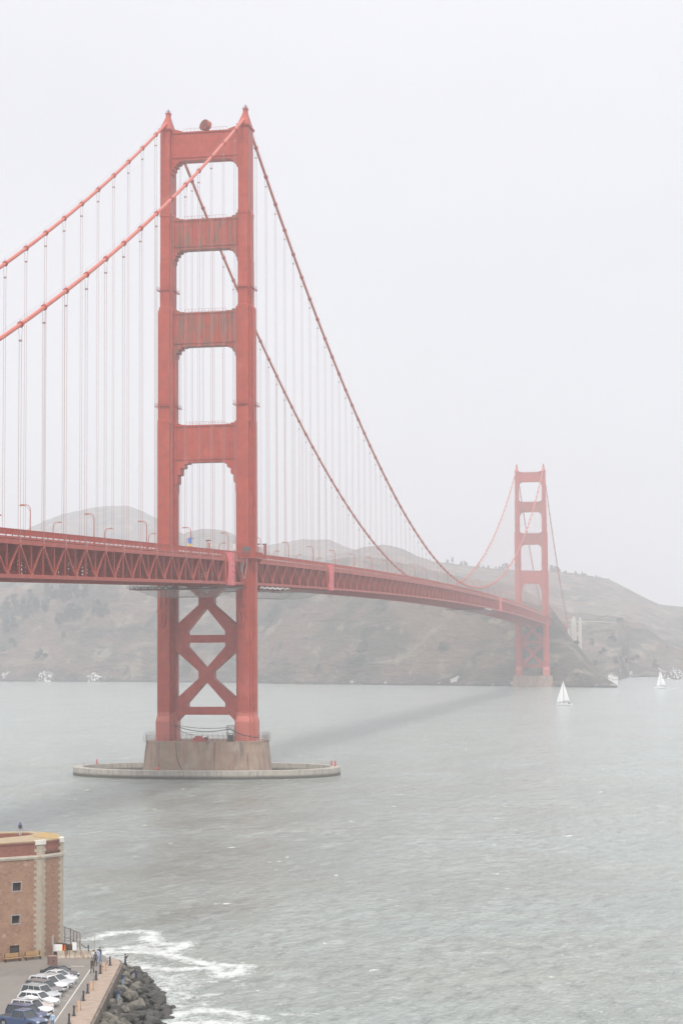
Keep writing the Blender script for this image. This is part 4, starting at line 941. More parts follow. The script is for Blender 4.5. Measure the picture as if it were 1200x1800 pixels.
quoin(A, LD, AB, 'quoin', 1.02, .70); quoin(B, -AB, BC, 'quoin', .85, 1.2)

# ------------------------------------------------------------------ street furniture of the lot
wood = mat('varnished_bench_wood', (.42, .27, .13), .6, var=.12, vscale=3, stretch=(1, 8, 8))
def bench_proto():
    o = empty('bench'); L_ = 2.3
    mb = MB()
    for y_ in (-.02, .14, .30): mb.box((0, y_-.3, .42), (L_, y_-.18, .47))
    mb.build('seat', wood, o)
    mb = MB()
    for z_ in (.56, .72, .88): mb.box((0, .22, z_), (L_, .27, z_+.13))
    mb.build('backrest', wood, o)
    for x in (.15, L_-.25):
        mb = MB(); mb.box((x, -.32, 0), (x+.09, -.24, .42)); mb.box((x, .16, 0), (x+.09, .22, 1.0)); mb.box((x, -.32, .36), (x+.09, .16, .415)); mb.build('leg', M['dark'], o)
    return o
ang = math.atan2(-LD.y, -LD.x)
b1 = bench_proto(); b2 = copy_tree(b1)
for o, a, lab in ((b1, 2.55, 'varnished slatted bench against the brick wall, under and right of the lowest window'), (b2, 5.25, 'varnished slatted bench at the left photo edge, half cut by the frame')):
    o.location = wl(a, -.75, GZ); o.rotation_euler.z = ang; tag(o, lab, 'bench', 'benches along the fort wall')
p_ = atZ(92.5, 1696, GZ)
t = tag(empty('litter_box', (p_.x, p_.y, GZ), ang), 'brown metal litter box at the foot of the stone fort corner', 'litter box')
mb = MB(); mb.box((-.52, -.35, 0), (.52, .35, 1.0)); mb.build('body', mat('brown_metal', (.20, .12, .10), .6, var=.1), t); mb = MB(); mb.box((-.56, -.39, 1.003), (.56, .39, 1.12)); mb.build('lid', mat('brown_lid', (.28, .19, .16), .6), t); mb = MB(); mb.box((-.08, -.40, .4), (.08, -.352, .62)); mb.build('latch', M['dark'], t)
p_ = atZ(93.5, 1686, GZ)
mb = MB(); mb.tube([(0, 0, 0), (0, 0, 3.1)], .06, 6); mb.box((-.12, -.1, 1.7), (.12, -.06, 2.9)); tag(mb.build('sign_pole', M['post'], None, loc=(p_.x, p_.y, GZ)), 'thin grey pole with a slim plate standing before the stone corner', 'pole')
# jersey barriers with rust runs
M['jers'] = mat('barrier_concrete', (.42, .36, .29), .9, var=.1, vscale=1.5); over(M['jers'], nnoise(M['jers'], 1., (2.2, 2.2, .25), .52, .6, amt=.8), (.20, .10, .06))
bl, br = atZ(101, 1684.5, GZ), atZ(167, 1683.5, GZ); bd = (br-bl)/3.0
for i in range(3):
    a = bl+bd*(i+.01); b = bl+bd*(i+.98); d_ = (b-a).normalized(); n_ = Vector((-d_.y, d_.x, 0)); rings = []
    for p_ in (a, b): rings.append([p_+n_*x+Vector((0, 0, z-p_.z+GZ)) for x, z in ((-.32, 0), (.32, 0), (.32, .1), (.15, .35), (.09, .95), (-.09, .95), (-.15, .35), (-.32, .1))])
    mb = MB(); mb.loft(rings); tag(mb.build('concrete_barrier', M['jers']), ['rust streaked concrete barrier nearest the fort corner', 'middle of the three rust streaked concrete barriers', 'rust streaked concrete barrier nearest the walking people'][i], 'barrier', 'concrete barriers closing the lot')
# signs on the barrier fence
for px, py, w_, h_, lab in ((101.5, 1666, .62, .45, 'white rectangular sign on the barrier by the fort corner'), (131.5, 1663.5, .28, .5, 'small white upright sign on the fence posts above the barriers')):
    p_ = atY(px, py, bl.y+.2); mb = MB(); mb.box((-w_, -.02, -h_), (w_, .02, h_)); o = mb.build('sign_board', M['white'], None, loc=p_); tag(o, lab, 'sign')
for i, (px, py) in enumerate(((110.5, 1665), (114.5, 1665))):
    p_ = atY(px, py, bl.y+.25); mb = MB(); mb.tube([(0, 0, -.35), (0, 0, -.3), (0, 0, -.3), (0, 0, .32)], [.12, .12, .10, .03], 8); o = mb.build('traffic_cone', mat('cone_orange', (.75, .20, .03), .5), None, loc=p_); tag(o, ['orange cone behind the barriers, the left of two', 'orange cone behind the barriers, the right of two'][i], 'traffic cone', 'cones behind the barriers')
p_ = atY(112, 1672, bl.y+1.0)
t = tag(empty('storage_crate', (p_.x, p_.y, GZ-.3)), 'dark brown timber hoarding behind the barriers beside the fort', 'hoarding')
mb = MB()
for k in range(6): mb.box((-1.5+.5*k, 0, 0), (-1.02+.5*k, .08, 2.0+.1*math.sin(k)))
mb.build('planks', mat('dark_timber', (.09, .055, .04), .9, var=.3, vscale=2), t); mb = MB(); mb.box((-1.5, .09, .4), (1.5, .16, .6)); mb.box((-1.5, .09, 1.5), (1.5, .16, 1.7)); mb.build('rails', M['dark'], t)
# chain link fences
M['mesh'] = mat('chain_link', (.25, .25, .25), .6); n, l, b = nodes_of(M['mesh']); b.inputs['Alpha'].default_value = .38
def fence(pts, h, lab, name='chain_link_fence', fill=True, nper=1.6):
    t = tag(empty(name, pts[0]), lab, 'fence'); P0 = Vector(pts[0]); mb = MB()
    for a, b in zip(pts[:-1], pts[1:]):
        a, b = Vector(a)-P0, Vector(b)-P0; n_ = max(1, round((b-a).length/nper))
        for i in range(n_+1):
            q = a.lerp(b, i/n_); pb = MB(); pb.tube([q, q+Vector((0, 0, h))], .045, 6); pb.build('fence_post', M['rust'] if fill else M['post'], t)
        mb.bar(a+Vector((0, 0, h)), b+Vector((0, 0, h)), .05); mb.bar(a+Vector((0, 0, h*.5)), b+Vector((0, 0, h*.5)), .04)
    mb.build('fence_rail', M['rust'] if fill else M['post'], t)
    mb = MB()
    for a, b in zip(pts[:-1], pts[1:]):
        a, b = Vector(a)-P0, Vector(b)-P0; d_ = (b-a); Ln = d_.length; d_ = d_.normalized(); n_ = int(Ln/.30)
        for i in range(-int(h/.30), n_):
            for sg in (1, -1):
                s0 = i*.30; s1 = s0+h; z0, z1 = (0, h)
                if s0 < 0: z0 = -s0; s0 = 0
                if s1 > Ln: z1 = h-(s1-Ln); s1 = Ln
                if z1-z0 < .05: continue
                za, zb_ = (z0, z1) if sg > 0 else (h-z0, h-z1)
                mb.bar(a+d_*s0+Vector((0, 0, za)), a+d_*s1+Vector((0, 0, zb_)), .010)
    mb.build('chain_link', M['post'] if not fill else M['dark2'], t)
    return t
fp = [atZ(105, 1662, GZ-.2), atZ(124, 1668, GZ-.2), atZ(141, 1676, GZ-.2)]
fence([tuple(p) for p in fp], 2.6, 'tall rusty chain link fence running from the fort corner to the barriers')
fp = [atZ(142, 1677, GZ-.2), atZ(167, 1678, GZ-.2)]
fence([tuple(p) for p in fp], 2.7, 'light see through wire fence above the last barriers', fill=False, nper=1.9)
mb = MB(); a = atY(143, 1659, bl.y+.6); b_ = atY(155, 1665, bl.y+.6); mb.tube(sag(a, b_, .18), .05, 6); mb.tube([b_, b_+Vector((.05, 0, .3)), b_+Vector((.1, 0, -.5))], .07, 6); tag(mb.build('mooring_chain', M['dark']), 'dark drooping chain with a hook by the wire fence', 'chain')

# bollards, chains and tan sand boards along the sea walk
def bollard_proto():
    o = empty('bollard'); mb = MB(); mb.tube([(0, 0, 0), (0, 0, .08), (0, 0, .1), (0, 0, .22), (0, 0, .75), (0, 0, .9)], [.22, .22, .17, .12, .085, .10], 14); mb.build('post', M['dark'], o)
    mb = MB(); mb.ico((0, 0, .99), .12, 2); mb.build('ball_cap', M['dark'], o); return o
bp = [(190, 1697), (173, 1716.5), (165.5, 1728), (150.5, 1751.5), (143, 1764.5), (126, 1791.5), (117.5, 1806)]
blab = ['black bollard at the far end of the sea walk by the rocks', 'black bollard second from the far end of the sea walk', 'black bollard third from the far end of the sea walk', 'black bollard midway along the sea walk beyond the middle tan board', 'black bollard just beyond the nearest tan board', 'black bollard second from the bottom photo edge', 'black bollard cut by the bottom photo edge']
proto = bollard_proto(); bpos = []
for i, (px, py) in enumerate(bp):
    o = proto if i == 0 else copy_tree(proto); q = atZ(px, py, GZ+.34 if i == 0 else GZ); o.location = (q.x, q.y, GZ+.34); bpos.append(Vector((q.x, q.y, GZ+.34))); tag(o, blab[i], 'bollard', 'bollards along the sea walk')
    inset = Vector((.25, .05, 0)); o.location = Vector(o.location)+inset; bpos[-1] = Vector(o.location)
tan = mat('tan_board', (.46, .30, .20), .8, var=.1, vscale=3)
for i, (px, py) in enumerate(((180.5, 1706), (158.5, 1739.5), (136, 1775))):
    q = atZ(px, py, GZ+.34); t = tag(empty('tan_a_frame', (q.x+.2, q.y, GZ+.34), R(-78)), ['far tan wedge board between two bollards on the sea walk', 'middle tan wedge board between two bollards on the sea walk', 'nearest tan wedge board between two bollards on the sea walk'][i], 'wedge board', 'tan boards on the sea walk')
    mb = MB(); mb.prism([(-.55, 0), (.55, 0), (.18, .95), (-.02, .95)], -.16, .16); mb.build('board', tan, t)
for i in range(0, 7):
    if i in (0, 2, 4):
        a, b_ = bpos[i]+Vector((0, 0, .85)), (bpos[i+1] if i < 6 else bpos[i])+Vector((0, 0, .85))
        mb = MB(); mb.tube(sag(a, b_, .32), .03, 5); tag(mb.build('chain', M['dark']), ['dark chain sagging between the two farthest bollards', '', 'dark chain sagging between the third and fourth bollards', '', 'dark chain sagging between the fifth and sixth bollards'][i], 'chain', 'chains between the bollards')

# ------------------------------------------------------------------ boulders
M['rockA'] = mat('dark_boulder', (.085, .08, .07), .9, col2=(.04, .038, .034), vscale=1.1, bump=.08, bscale=2.5)
M['rockB'] = mat('pale_boulder', (.185, .165, .13), .9, col2=(.085, .08, .07), vscale=1.1, bump=.08, bscale=2.5)
def rock_mesh(seed, mm_):
    r_ = random.Random(seed); bm = bmesh.new(); bmesh.ops.create_icosphere(bm, subdivisions=3, radius=1)
    pl = [(Vector((r_.gauss(0, 1), r_.gauss(0, 1), r_.gauss(0, 1))).normalized(), r_.uniform(.55, .88)) for _ in range(11)]
    for v in bm.verts:
        for n_, d_ in pl:
            e_ = v.co.dot(n_)-d_
            if e_ > 0: v.co -= n_*e_*.92
        v.co += v.co.normalized()*(.10*noise.noise(v.co*1.7+Vector((seed, 0, 0)))+.035*noise.noise(v.co*5+Vector((0, seed, 0))))
    bm.verts.ensure_lookup_table()
    for v in bm.verts: v.co.x *= 1.15; v.co.z *= .78
    me = bpy.data.meshes.new('boulder'); bm.to_mesh(me); bm.free(); me.materials.append(mm_); return me
RM = [rock_mesh(i, M['rockA'] if i < 6 else M['rockB']) for i in range(9)]
wall = [(85.58, -373.70), (87.68, -376.40), (89.88, -378.60), (91.18, -381.50), (98.88, -415.60), (100.9, -425.5)]
sea = [(84.08, -369.20), (87.38, -368.10), (90.98, -369.90), (95.38, -379.40), (99.08, -389.40), (101.68, -399.40), (104.18, -412.20), (106.1, -423.0)]
def along(poly, f):
    Ls = [math.dist(a, b) for a, b in zip(poly[:-1], poly[1:])]; t_ = f*sum(Ls)
    for (a, b), L_ in zip(zip(poly[:-1], poly[1:]), Ls):
        if t_ <= L_: return Vector(a).lerp(Vector(b), t_/L_)
        t_ -= L_
    return Vector(poly[-1])
# mound below the boulders
mb = MB(); nn = 60; rings = []
vs, fs = [], []
for i in range(nn+1):
    a, b_ = along(wall, i/nn), along(sea, i/nn)
    for j, (f, z) in enumerate(((-.12, 3.4), (.0, 3.9), (.3, 3.5), (.65, 2.5), (1.0, 1.3), (1.3, -.5))):
        q = a.lerp(b_, f); vs.append((q.x, q.y, z+.25*math.sin(i*1.3+j*2)))
for i in range(nn):
    for j in range(5): fs.append((i*6+j, (i+1)*6+j, (i+1)*6+j+1, i*6+j+1))
mb.add(vs, fs); o = mb.build('shore_bank', M['rockA']); o['kind'] = 'structure'
rr_ = random.Random(5); placed = []; rows = 0
for tries in range(15000):
    f, g = rr_.random(), rr_.random()
    q = along(wall, f).lerp(along(sea, f), .04+g*1.0); s = rr_.choice([.36, .46, .56, .66, .8, .98])
    if any((q-p0).length < (s+s0)*.54 for p0, s0, *_ in placed): continue
    placed.append((q, s, f, g))
    if len(placed) > 284: break
placed.sort(key=lambda p_: p_[2])
def pxof(x, y, z):
    v = Vector((x, y, z))-CAM; return 600+FPX*v.dot(_r)/v.dot(_f), 900-FPX*v.dot(_u)/v.dot(_f)
for i, (q, s, f, g) in enumerate(placed):
    pale = (g < .42 and rr_.random() < .72) or rr_.random() < .06
    me = RM[6+i % 3] if pale else RM[i % 6]
    z = 4.85-1.0*g*1.0-2.0*g*g+rr_.uniform(-.12, .12)-.25
    o = link('boulder', me, None, (q.x, q.y, z)); o.scale = (s, s*rr_.uniform(.85, 1.1), s*rr_.uniform(.8, 1.05)); o.rotation_euler = (rr_.uniform(-.3, .3), rr_.uniform(-.3, .3), rr_.uniform(0, 6.28))
    row = 'against the sea walk wall' if g < .25 else 'high on the bank' if g < .5 else 'low on the bank' if g < .78 else 'at the waterline'
    col_ = 'pale' if pale else 'dark'; sz = 'huge' if s > 1.1 else 'large' if s > .9 else 'medium' if s > .6 else 'small' if s > .4 else 'tiny'
    bi = min(range(len(bpos)), key=lambda k_: (Vector((bpos[k_].x, bpos[k_].y))-(q+Vector((-3*g, .5)))).length)
    near_ = ['farthest', 'second farthest', 'third farthest', 'fourth farthest', 'fifth farthest', 'sixth farthest', 'nearest'][bi]
    tag(o, f'{sz} {col_} boulder {row}, level with the {near_} bollard', 'boulder', 'riprap boulders below the sea walk')
from collections import defaultdict
dup_ = defaultdict(list)
for o in bpy.data.objects:
    if o.get('category') == 'boulder': dup_[o['label']].append(o)
for lab, os_ in dup_.items():
    if len(os_) > 1:
        for i, o in enumerate(sorted(os_, key=lambda o_: -o_.location.y)): o['label'] = lab.replace('level with', 'by').replace('on the bank', 'on bank').replace('sea walk wall', 'wall')+f', {ORD[min(i, 19)]} from far end'
# stray boulders in the surf
for i, (px, py, s) in enumerate(((303, 1772, .5), (287, 1788, .7), (302, 1790, .35))):
    q = atZ(px, py, WL); o = link('boulder', RM[i], None, (q.x, q.y, WL)); o.scale = (s,)*3; tag(o, ['small wet dark rock standing alone in the foam', 'dark rock at the water edge near the bottom of the photo', 'tiny rock tip in the foam near the bottom of the photo'][i], 'boulder')

# ------------------------------------------------------------------ parked cars
M['glass'] = mat('car_glass', (.03, .035, .04), .08, spec=.8)
M['tyre'] = mat('tyre', (.03, .03, .03), .9); M['rim'] = mat('alloy_rim', (.45, .45, .46), .3, metal=.7)
M['hl'] = mat('headlight_glass', (.75, .77, .78), .12); M['tl'] = mat('tail_light', (.45, .02, .02), .25); M['trim'] = mat('black_trim', (.03, .03, .03), .5)
def paint(name, c): 
    m = mat(name, c, .28, var=.03, vscale=.4); nodes_of(m)[2].inputs['Coat Weight'].default_value = .6; return m
def bevel_obj(o, w_, seg=2):
    bm = bmesh.new(); bm.from_mesh(o.data); bmesh.ops.remove_doubles(bm, verts=bm.verts, dist=1e-5)
    ed = [e_ for e_ in bm.edges if len(e_.link_faces) == 2 and e_.calc_face_angle(0) > .25]
    bmesh.ops.bevel(bm, geom=ed, offset=w_, segments=seg, affect='EDGES', profile=.6, clamp_overlap=True); bm.to_mesh(o.data); bm.free()
    o.data.polygons.foreach_set('use_smooth', [True]*len(o.data.polygons)); o.data.set_sharp_from_angle(angle=R(38))
CARS = {  # L, W, H, belt, hood height, cabin base x0,x1, roof x0,x1 (front is +x)
 'sedan': (4.75, 1.80, 1.43, .92, .86, -1.75, 1.02, -.95, .15), 'hatch': (4.25, 1.75, 1.50, .95, .92, -2.02, 1.05, -1.35, .30),
 'suv': (4.60, 1.86, 1.74, 1.05, 1.04, -2.20, .98, -1.95, .35), 'wagon': (4.7, 1.78, 1.52, .95, .90, -2.25, 1.0, -1.85, .25), 'pickup': (5.4, 1.90, 1.80, 1.08, 1.06, -.75, 1.35, -.62, .70)}
def car(kind, pm, pos, rz, lab, rack=False, racklabel=None):
    L_, W_, H_, belt, hood, c0, c1, r0, r1 = CARS[kind]; hl = L_/2; wr = .33 if kind not in ('suv', 'pickup') else .37
    t = tag(empty('parked_car', pos, rz), lab, 'car' if kind != 'pickup' else 'pickup truck', 'cars parked along the sea walk'); xf, xr = hl-.88, -hl+.92
    def arch(x): return [(x+(wr+.07)*math.cos(a), wr+(wr+.07)*math.sin(a)) for a in np.linspace(0, math.pi, 9)]
    rear_top = belt if kind != 'sedan' else belt+.02
    prof = [(hl-.10, .28)]+[(hl, .42), (hl-.02, hood-.28), (hl-.22, hood-.12), (hl-.7, hood-.03), (c1+.05, hood+.02 if kind != 'pickup' else hood), (c1, belt+.0), (c0, belt)]
    prof += [(-hl+.12, rear_top), (-hl, rear_top-.22), (-hl, .45), (-hl+.08, .28)]
    prof += [(xr-wr-.07, .24)]+arch(xr)[::-1]+[(xr+wr+.07, .24), (xf-wr-.07, .24)]+arch(xf)[::-1]+[(xf+wr+.07, .26)]
    mb = MB(); mb.prism(prof, -W_/2, W_/2); o = mb.build('body', pm, t)
    for v in o.data.vertices:     # plan taper at nose and tail, tumblehome
        k = max(0, abs(v.co.x)-hl+.8)/.8; v.co.y *= 1-.11*k*k; v.co.y *= 1-.05*max(0, (v.co.z-.55))
    bevel_obj(o, .05)
    inw = W_/2-.07; tw = W_/2-.27; gz0, gz1 = belt-.02, H_-.045
    fr_ = [(c0+.04, gz0), (c1-.04, gz0), (r1, gz1), (r0, gz1)]
    mb = MB(); mb.add([(x, s*(inw if z < belt+.1 else tw), z) for s in (-1, 1) for x, z in fr_], [(0, 1, 2, 3), (7, 6, 5, 4), (0, 4, 5, 1), (1, 5, 6, 2), (2, 6, 7, 3), (3, 7, 4, 0)]); mb.build('glazing', M['glass'], t)
    mb = MB(); mb.prism([(r0-.10, gz1+.004), (r1+.10, gz1+.004), (r1-.05, H_), (r0+.05, H_)], -tw-.05, tw+.05); o = mb.build('roof', pm, t); bevel_obj(o, .025)
    mb = MB(); dz = gz1-gz0
    for s in (-1, 1):
        def side(x, f): return Vector((x, s*(inw+(tw-inw)*f+.02), gz0+dz*f))
        mb.bar(side(c1-.04, 0), side(r1, 1), .07, .09); mb.bar(side(c0+.04, 0), side(r0, 1), .07, .16 if kind in ('suv', 'wagon', 'hatch') else .12)
        for fx in ([.42] if kind in ('pickup',) else [.36, .64] if kind in ('suv', 'wagon') else [.50]):
            xb, xt = c1+(c0-c1)*fx, r1+(r0-r1)*fx; mb.bar(side(xb, 0), side(xt, 1), .04, .08)
        mb.bar(side(r1, 1), side(r0, 1), .06, .06)
    for rx in (r0, r1): mb.bar((rx, -tw-.02, gz1), (rx, tw+.02, gz1), .05, .05)
    mb.build('pillars', pm, t)
    for s in (-1, 1):
        for x in (xf, xr):
            mb = MB(); y_ = s*(W_/2-.13); mb.tube([(x, y_-.11, wr), (x, y_-.09, wr), (x, y_+.09, wr), (x, y_+.11, wr)], [wr-.04, wr, wr, wr-.04], 20); wo_ = mb.build('wheel', M['tyre'], t)
            mb = MB(); mb.tube([(x, y_+s*.10, wr), (x, y_+s*.118, wr)], [wr*.62, wr*.58], 14)
            for k in range(5): a = k*2*math.pi/5; mb.bar((x, y_+s*.12, wr), (x+wr*.55*math.cos(a), y_+s*.12, wr+wr*.55*math.sin(a)), .05, .02)
            mb.build('rim', M['rim'], wo_)
        mb = MB(); y_ = s*(W_/2-.30); mb.box((hl-.17, y_-.19, hood-.32), (hl-.015, y_+.17, hood-.17)); mb.build('headlight', M['hl'], t)
        mb = MB(); mb.box((-hl-.01, s*(W_/2-.25)-.13, rear_top-.36), (-hl+.12, s*(W_/2-.25)+.10, rear_top-.14)); mb.build('tail_light', M['tl'], t)
        mb = MB(); mb.box((c1-.32, s*(W_/2+.06)-.09, belt+.02), (c1-.18, s*(W_/2+.06)+.09, belt+.17)); mb.build('wing_mirror', pm, t)
    mb = MB(); mb.box((hl-.03, -.45, .48), (hl+.015, .45, hood-.33)); mb.build('grille', M['trim'], t)
    mb = MB(); mb.box((hl+.018, -.24, .42), (hl+.03, .24, .53)); mb.build('number_plate', M['white'], t)
    mb = MB(); mb.box((-hl-.012, -.26, .55), (-hl+.02, .26, .67)); mb.build('number_plate', M['white'], t)
    if rack:
        mb = MB()
        for s in (-1, 1): mb.bar((r0+.1, s*(tw-.02), H_+.07), (r1-.1, s*(tw-.02), H_+.07), .04)
        for x in (r0+.5, r1-.4): mb.bar((x, -tw, H_+.08), (x, tw, H_+.08), .05)
        for s in (-1, 1):
            for x in (r0+.1, r1-.1): mb.bar((x, s*(tw-.02), H_-.01), (x, s*(tw-.02), H_+.07), .04)
        mb.build('roof_rack', M['rim'], t)
    if kind == 'pickup':
        mb = MB(); mb.box((-hl+.15, -W_/2+.16, belt+.004), (c0-.1, W_/2-.16, belt+.012)); mb.build('cargo_bed', M['trim'], t)
    return t
PT = {k: paint('car_paint_'+k, c) for k, c in dict(black=(.03, .033, .04), white=(.74, .74, .76), silver=(.44, .46, .47), grey=(.16, .155, .16), pearl=(.62, .62, .64), beige=(.50, .42, .38), navy=(.035, .05, .12), blue=(.05, .085, .18)).items()}
rows_ = [('sedan', 'black', 'dark grey four door sedan parked at the far end of the row'), ('sedan', 'pearl', 'white sedan parked second from the far end of the row'), ('hatch', 'silver', 'silver white hatchback parked third from the far end'),
         ('suv', 'white', 'white tall wagon with roof rails parked fourth from the far end'), ('suv', 'grey', 'dark grey off roader parked between the white tall wagon and the silver one'), ('suv', 'silver', 'silver tall wagon parked next to the dark grey off roader'),
         ('wagon', 'white', 'white estate car parked beside the silver tall wagon'), ('sedan', 'beige', 'beige pink sedan half hidden behind the white estate car'), ('suv', 'white', 'white off roader with a loaded roof rack beside the dark blue van'),
         ('suv', 'navy', 'dark navy tall wagon parked second from the bottom of the photo'), ('pickup', 'blue', 'bright blue pickup truck cut off by the bottom of the photo')]
for k, (kind, pc, lab) in enumerate(rows_):
    Lc = CARS[kind][0]; fpt = F0+STEP*k+dv*random.uniform(-.7, .15); c = fpt-dv*(Lc/2)
    car(kind, PT[pc], (c.x, c.y, GZ), hd+R(random.uniform(-3.5, 3.5)), lab, rack=k in (3, 5, 8))
p_ = F0+STEP*8-dv*2.4
mb = MB(); mb.box((-.85, -.45, 0), (.55, .45, .14)); mb.box((-.7, -.5, .14), (-.1, .4, .24)); o = mb.build('roof_load', M['white'], None, loc=(p_.x, p_.y, GZ+1.86)); o.rotation_euler.z = hd; tag(o, 'flat white panels tied on the rack of the white off roader', 'roof load')

# ------------------------------------------------------------------ people
SKIN = mat('skin', (.45, .27, .20), .6); HAIRD = mat('dark_hair', (.03, .025, .02), .7)
def person(pos, face, top, legs, lab, pose='stand', hair=HAIRD, h=1.72, hood=False, coat=0., bag=None):
    sc = h/1.72; S = {}; J = []; E = []; MI = []
    def add(p, r, par=None, mi=0):
        J.append((Vector(p)*sc, r*sc)); i = len(J)-1
        if par is not None: E.append((par, i)); MI.append(mi)
        return i
    st = {'stand': 0, 'walk': .18, 'photo': .05, 'lean': .02}[pose]
    pel = add((0, 0, .96), (.14)); s1 = add((0, 0, 1.12), .125, pel, 0); s2 = add((0, .01, 1.30), .15, s1, 0); s3 = add((0, .0, 1.41), .115, s2, 0)
    nk = add((0, .01, 1.49), .055, s3, 2); h1 = add((0, .025, 1.56), .078, nk, 2); h2 = add((0, .02, 1.64), .092, h1, 2); h3 = add((0, .0, 1.70), .06, h2, 2)
    for s in (-1, 1):
        hp = add((s*.10, 0, .90), .105, pel, 1); kn = add((s*.10, s*st*.5+.02, .50), .068, hp, 1); an = add((s*.10, s*st*1.2-.02, .09+.0*st), .045, kn, 1); he = add((s*.10, s*st*1.2-.03, .045), .045, an, 3); to_ = add((s*.12, s*st*1.2+.16, .035), .035, he, 3)
        sh = add((s*.18, 0, 1.40), .065, s3, 0)
        if pose == 'photo': el = (s*.24, .16, 1.22); wr_ = (s*.09, .30, 1.50); hn = (s*.06, .33, 1.56)
        else: el = (s*.245, -.03-s*st*.5, 1.14); wr_ = (s*.255, .06-s*st*.9, .90); hn = (s*.255, .08-s*st*.9, .83)
        e1 = add(el, .05, sh, 0); w1 = add(wr_, .034, e1, 0); hb = add(hn, .034, w1, 2)
        D = (Vector(hn)-Vector(wr_)).normalized()
        for q, (off, ln) in enumerate(((-.027, .070), (-.009, .082), (.009, .078), (.027, .062))):
            b_ = Vector(hn)+D*.03+Vector((0, off, 0)); f1 = add(b_, .0095, hb, 2); f2 = add(b_+D*ln*.55+Vector((-s*.006, 0, 0)), .009, f1, 2); add(b_+D*ln+Vector((-s*.022, 0, 0)), .0075, f2, 2)
        tb = add(Vector(hn)+Vector((-s*.01, .035, 0)), .0105, hb, 2); add(Vector(hn)+D*.045+Vector((-s*.03, .055, 0)), .009, tb, 2)
    me = bpy.data.meshes.new('t'); me.from_pydata([j[0] for j in J], E, []); o = bpy.data.objects.new('t', me); COL.objects.link(o)
    o.modifiers.new('s', 'SKIN'); sv = me.skin_vertices[0].data
    for i, (p_, r_) in enumerate(J): sv[i].radius = (r_, r_*(.78 if i in (0, 1, 2, 3) else 1)); sv[i].use_root = i == 0
    sb = o.modifiers.new('b', 'SUBSURF'); sb.levels = 1
    bm_ = bpy.data.meshes.new_from_object(o.evaluated_get(bpy.context.evaluated_depsgraph_get())); bpy.data.objects.remove(o)
    shoe = M['tyre']
    for m_ in (top, legs, SKIN, shoe, M['dark']): bm_.materials.append(m_)
    segs = [(J[a][0], J[b][0], mi, (J[a][1]+J[b][1])/2) for (a, b), mi in zip(E, MI)]
    for f in bm_.polygons:
        c = f.center; best = 9; bi = 0
        for a, b, mi, r_ in segs:
            ab = b-a; t_ = max(0, min(1, (c-a).dot(ab)/max(1e-9, ab.dot(ab)))); dd = (c-a-ab*t_).length-r_
            if dd < best: best = dd; bi = mi
        if coat and bi == 1 and c.z > .96*sc-coat: bi = 0
        f.material_index = bi; f.use_smooth = True
    bmx = bmesh.new(); bmx.from_mesh(bm_)
    def blob(p_, r_, mi, sc3):
        g = bmesh.ops.create_icosphere(bmx, subdivisions=1, radius=r_*sc)
        for v in g['verts']: v.co = Vector((v.co.x*sc3[0], v.co.y*sc3[1], v.co.z*sc3[2]))+Vector(p_)*sc
        for f in {f for v in g['verts'] for f in v.link_faces}: f.material_index = mi
    blob((0, .118, 1.60), .018, 2, (.8, 1.2, 1.3))
    for s in (-1, 1): blob((s*.032, .098, 1.628), .011, 4, (1.2, .6, .8)); blob((s*.085, .01, 1.61), .024, 2, (.5, .8, 1.3))
    blob((0, .10, 1.565), .016, 4, (1.4, .4, .4))
    bmx.to_mesh(bm_); bmx.free()
    t = link('person', bm_, None, pos); t.rotation_euler.z = face; tag(t, lab, 'person')
    mb = MB(); mb.ico((0, -.012*sc, 1.665*sc), .102*sc, 2, (1, 1.08, .92))
    if hood: mb.ico((0, -.03*sc, 1.60*sc), .118*sc, 2, (1, .95, 1.15))
    ho = mb.build('hair' if not hood else 'hood', top if hood else hair, t, smooth=True)
    if pose == 'photo': mb = MB(); mb.box((-.07, .31, 1.54), (.07, .37, 1.63)); mb.tube([(0, .37, 1.585), (0, .45, 1.585)], .035, 10); cmo = mb.build('camera_device', M['dark'], None, loc=pos); cmo.rotation_euler.z = face; tag(cmo, 'black camera held up by the photographer on the far rocks', 'camera')
    if bag: mb = MB(); mb.box((-.16, -.30, 1.0), (.16, -.14, 1.42)); bo_ = mb.build('backpack', M['dark'], None, loc=pos); bo_.rotation_euler.z = face; tag(bo_, bag, 'backpack'); bevel_obj(bo_, .04)
    return t
def cl(n_, c): return mat(n_, c, .85, var=.1, vscale=6)
K_ = dict(purple=cl('purple_jacket', (.12, .12, .26)), pale=cl('pale_trousers', (.48, .50, .56)), brown=cl('dark_brown_coat', (.09, .05, .045)), dk=cl('dark_cloth', (.035, .035, .045)), white=cl('white_shirt', (.68, .67, .70)), lil=cl('pale_lilac_shirt', (.48, .48, .60)), jean=cl('blue_jeans', (.12, .18, .32)), ljean=cl('light_jeans', (.28, .38, .52)), lb=cl('light_blue_shirt', (.40, .56, .72)), navy=cl('navy_jacket', (.045, .06, .12)), grn=cl('dark_green_grey', (.07, .075, .065)))
q = A+LD*2.9+inn*5.0; q = atZ(36, 1469.5, TOPZ); person((q.x, q.y, TOPZ), R(20), K_['purple'], K_['pale'], 'person in a hooded purple grey jacket standing on the fort roof', hood=True, h=1.78, bag='dark backpack worn by the person on the fort roof')
q = atZ(162.5, 1710, GZ); person((q.x, q.y, GZ), R(170), K_['brown'], K_['dk'], 'person in a dark brown coat walking toward the cars', 'walk', coat=.15)
q = atZ(168, 1698.5, GZ); person((q.x, q.y, GZ), R(10), K_['grn'], K_['dk'], 'person in dark green clothes at the corner of the lot', 'walk', bag=None)
q = atZ(164.5, 1693, GZ); person((q.x, q.y, GZ), R(10), K_['white'], K_['pale'], 'person in a white top beside the one in dark green', 'stand', h=1.6)
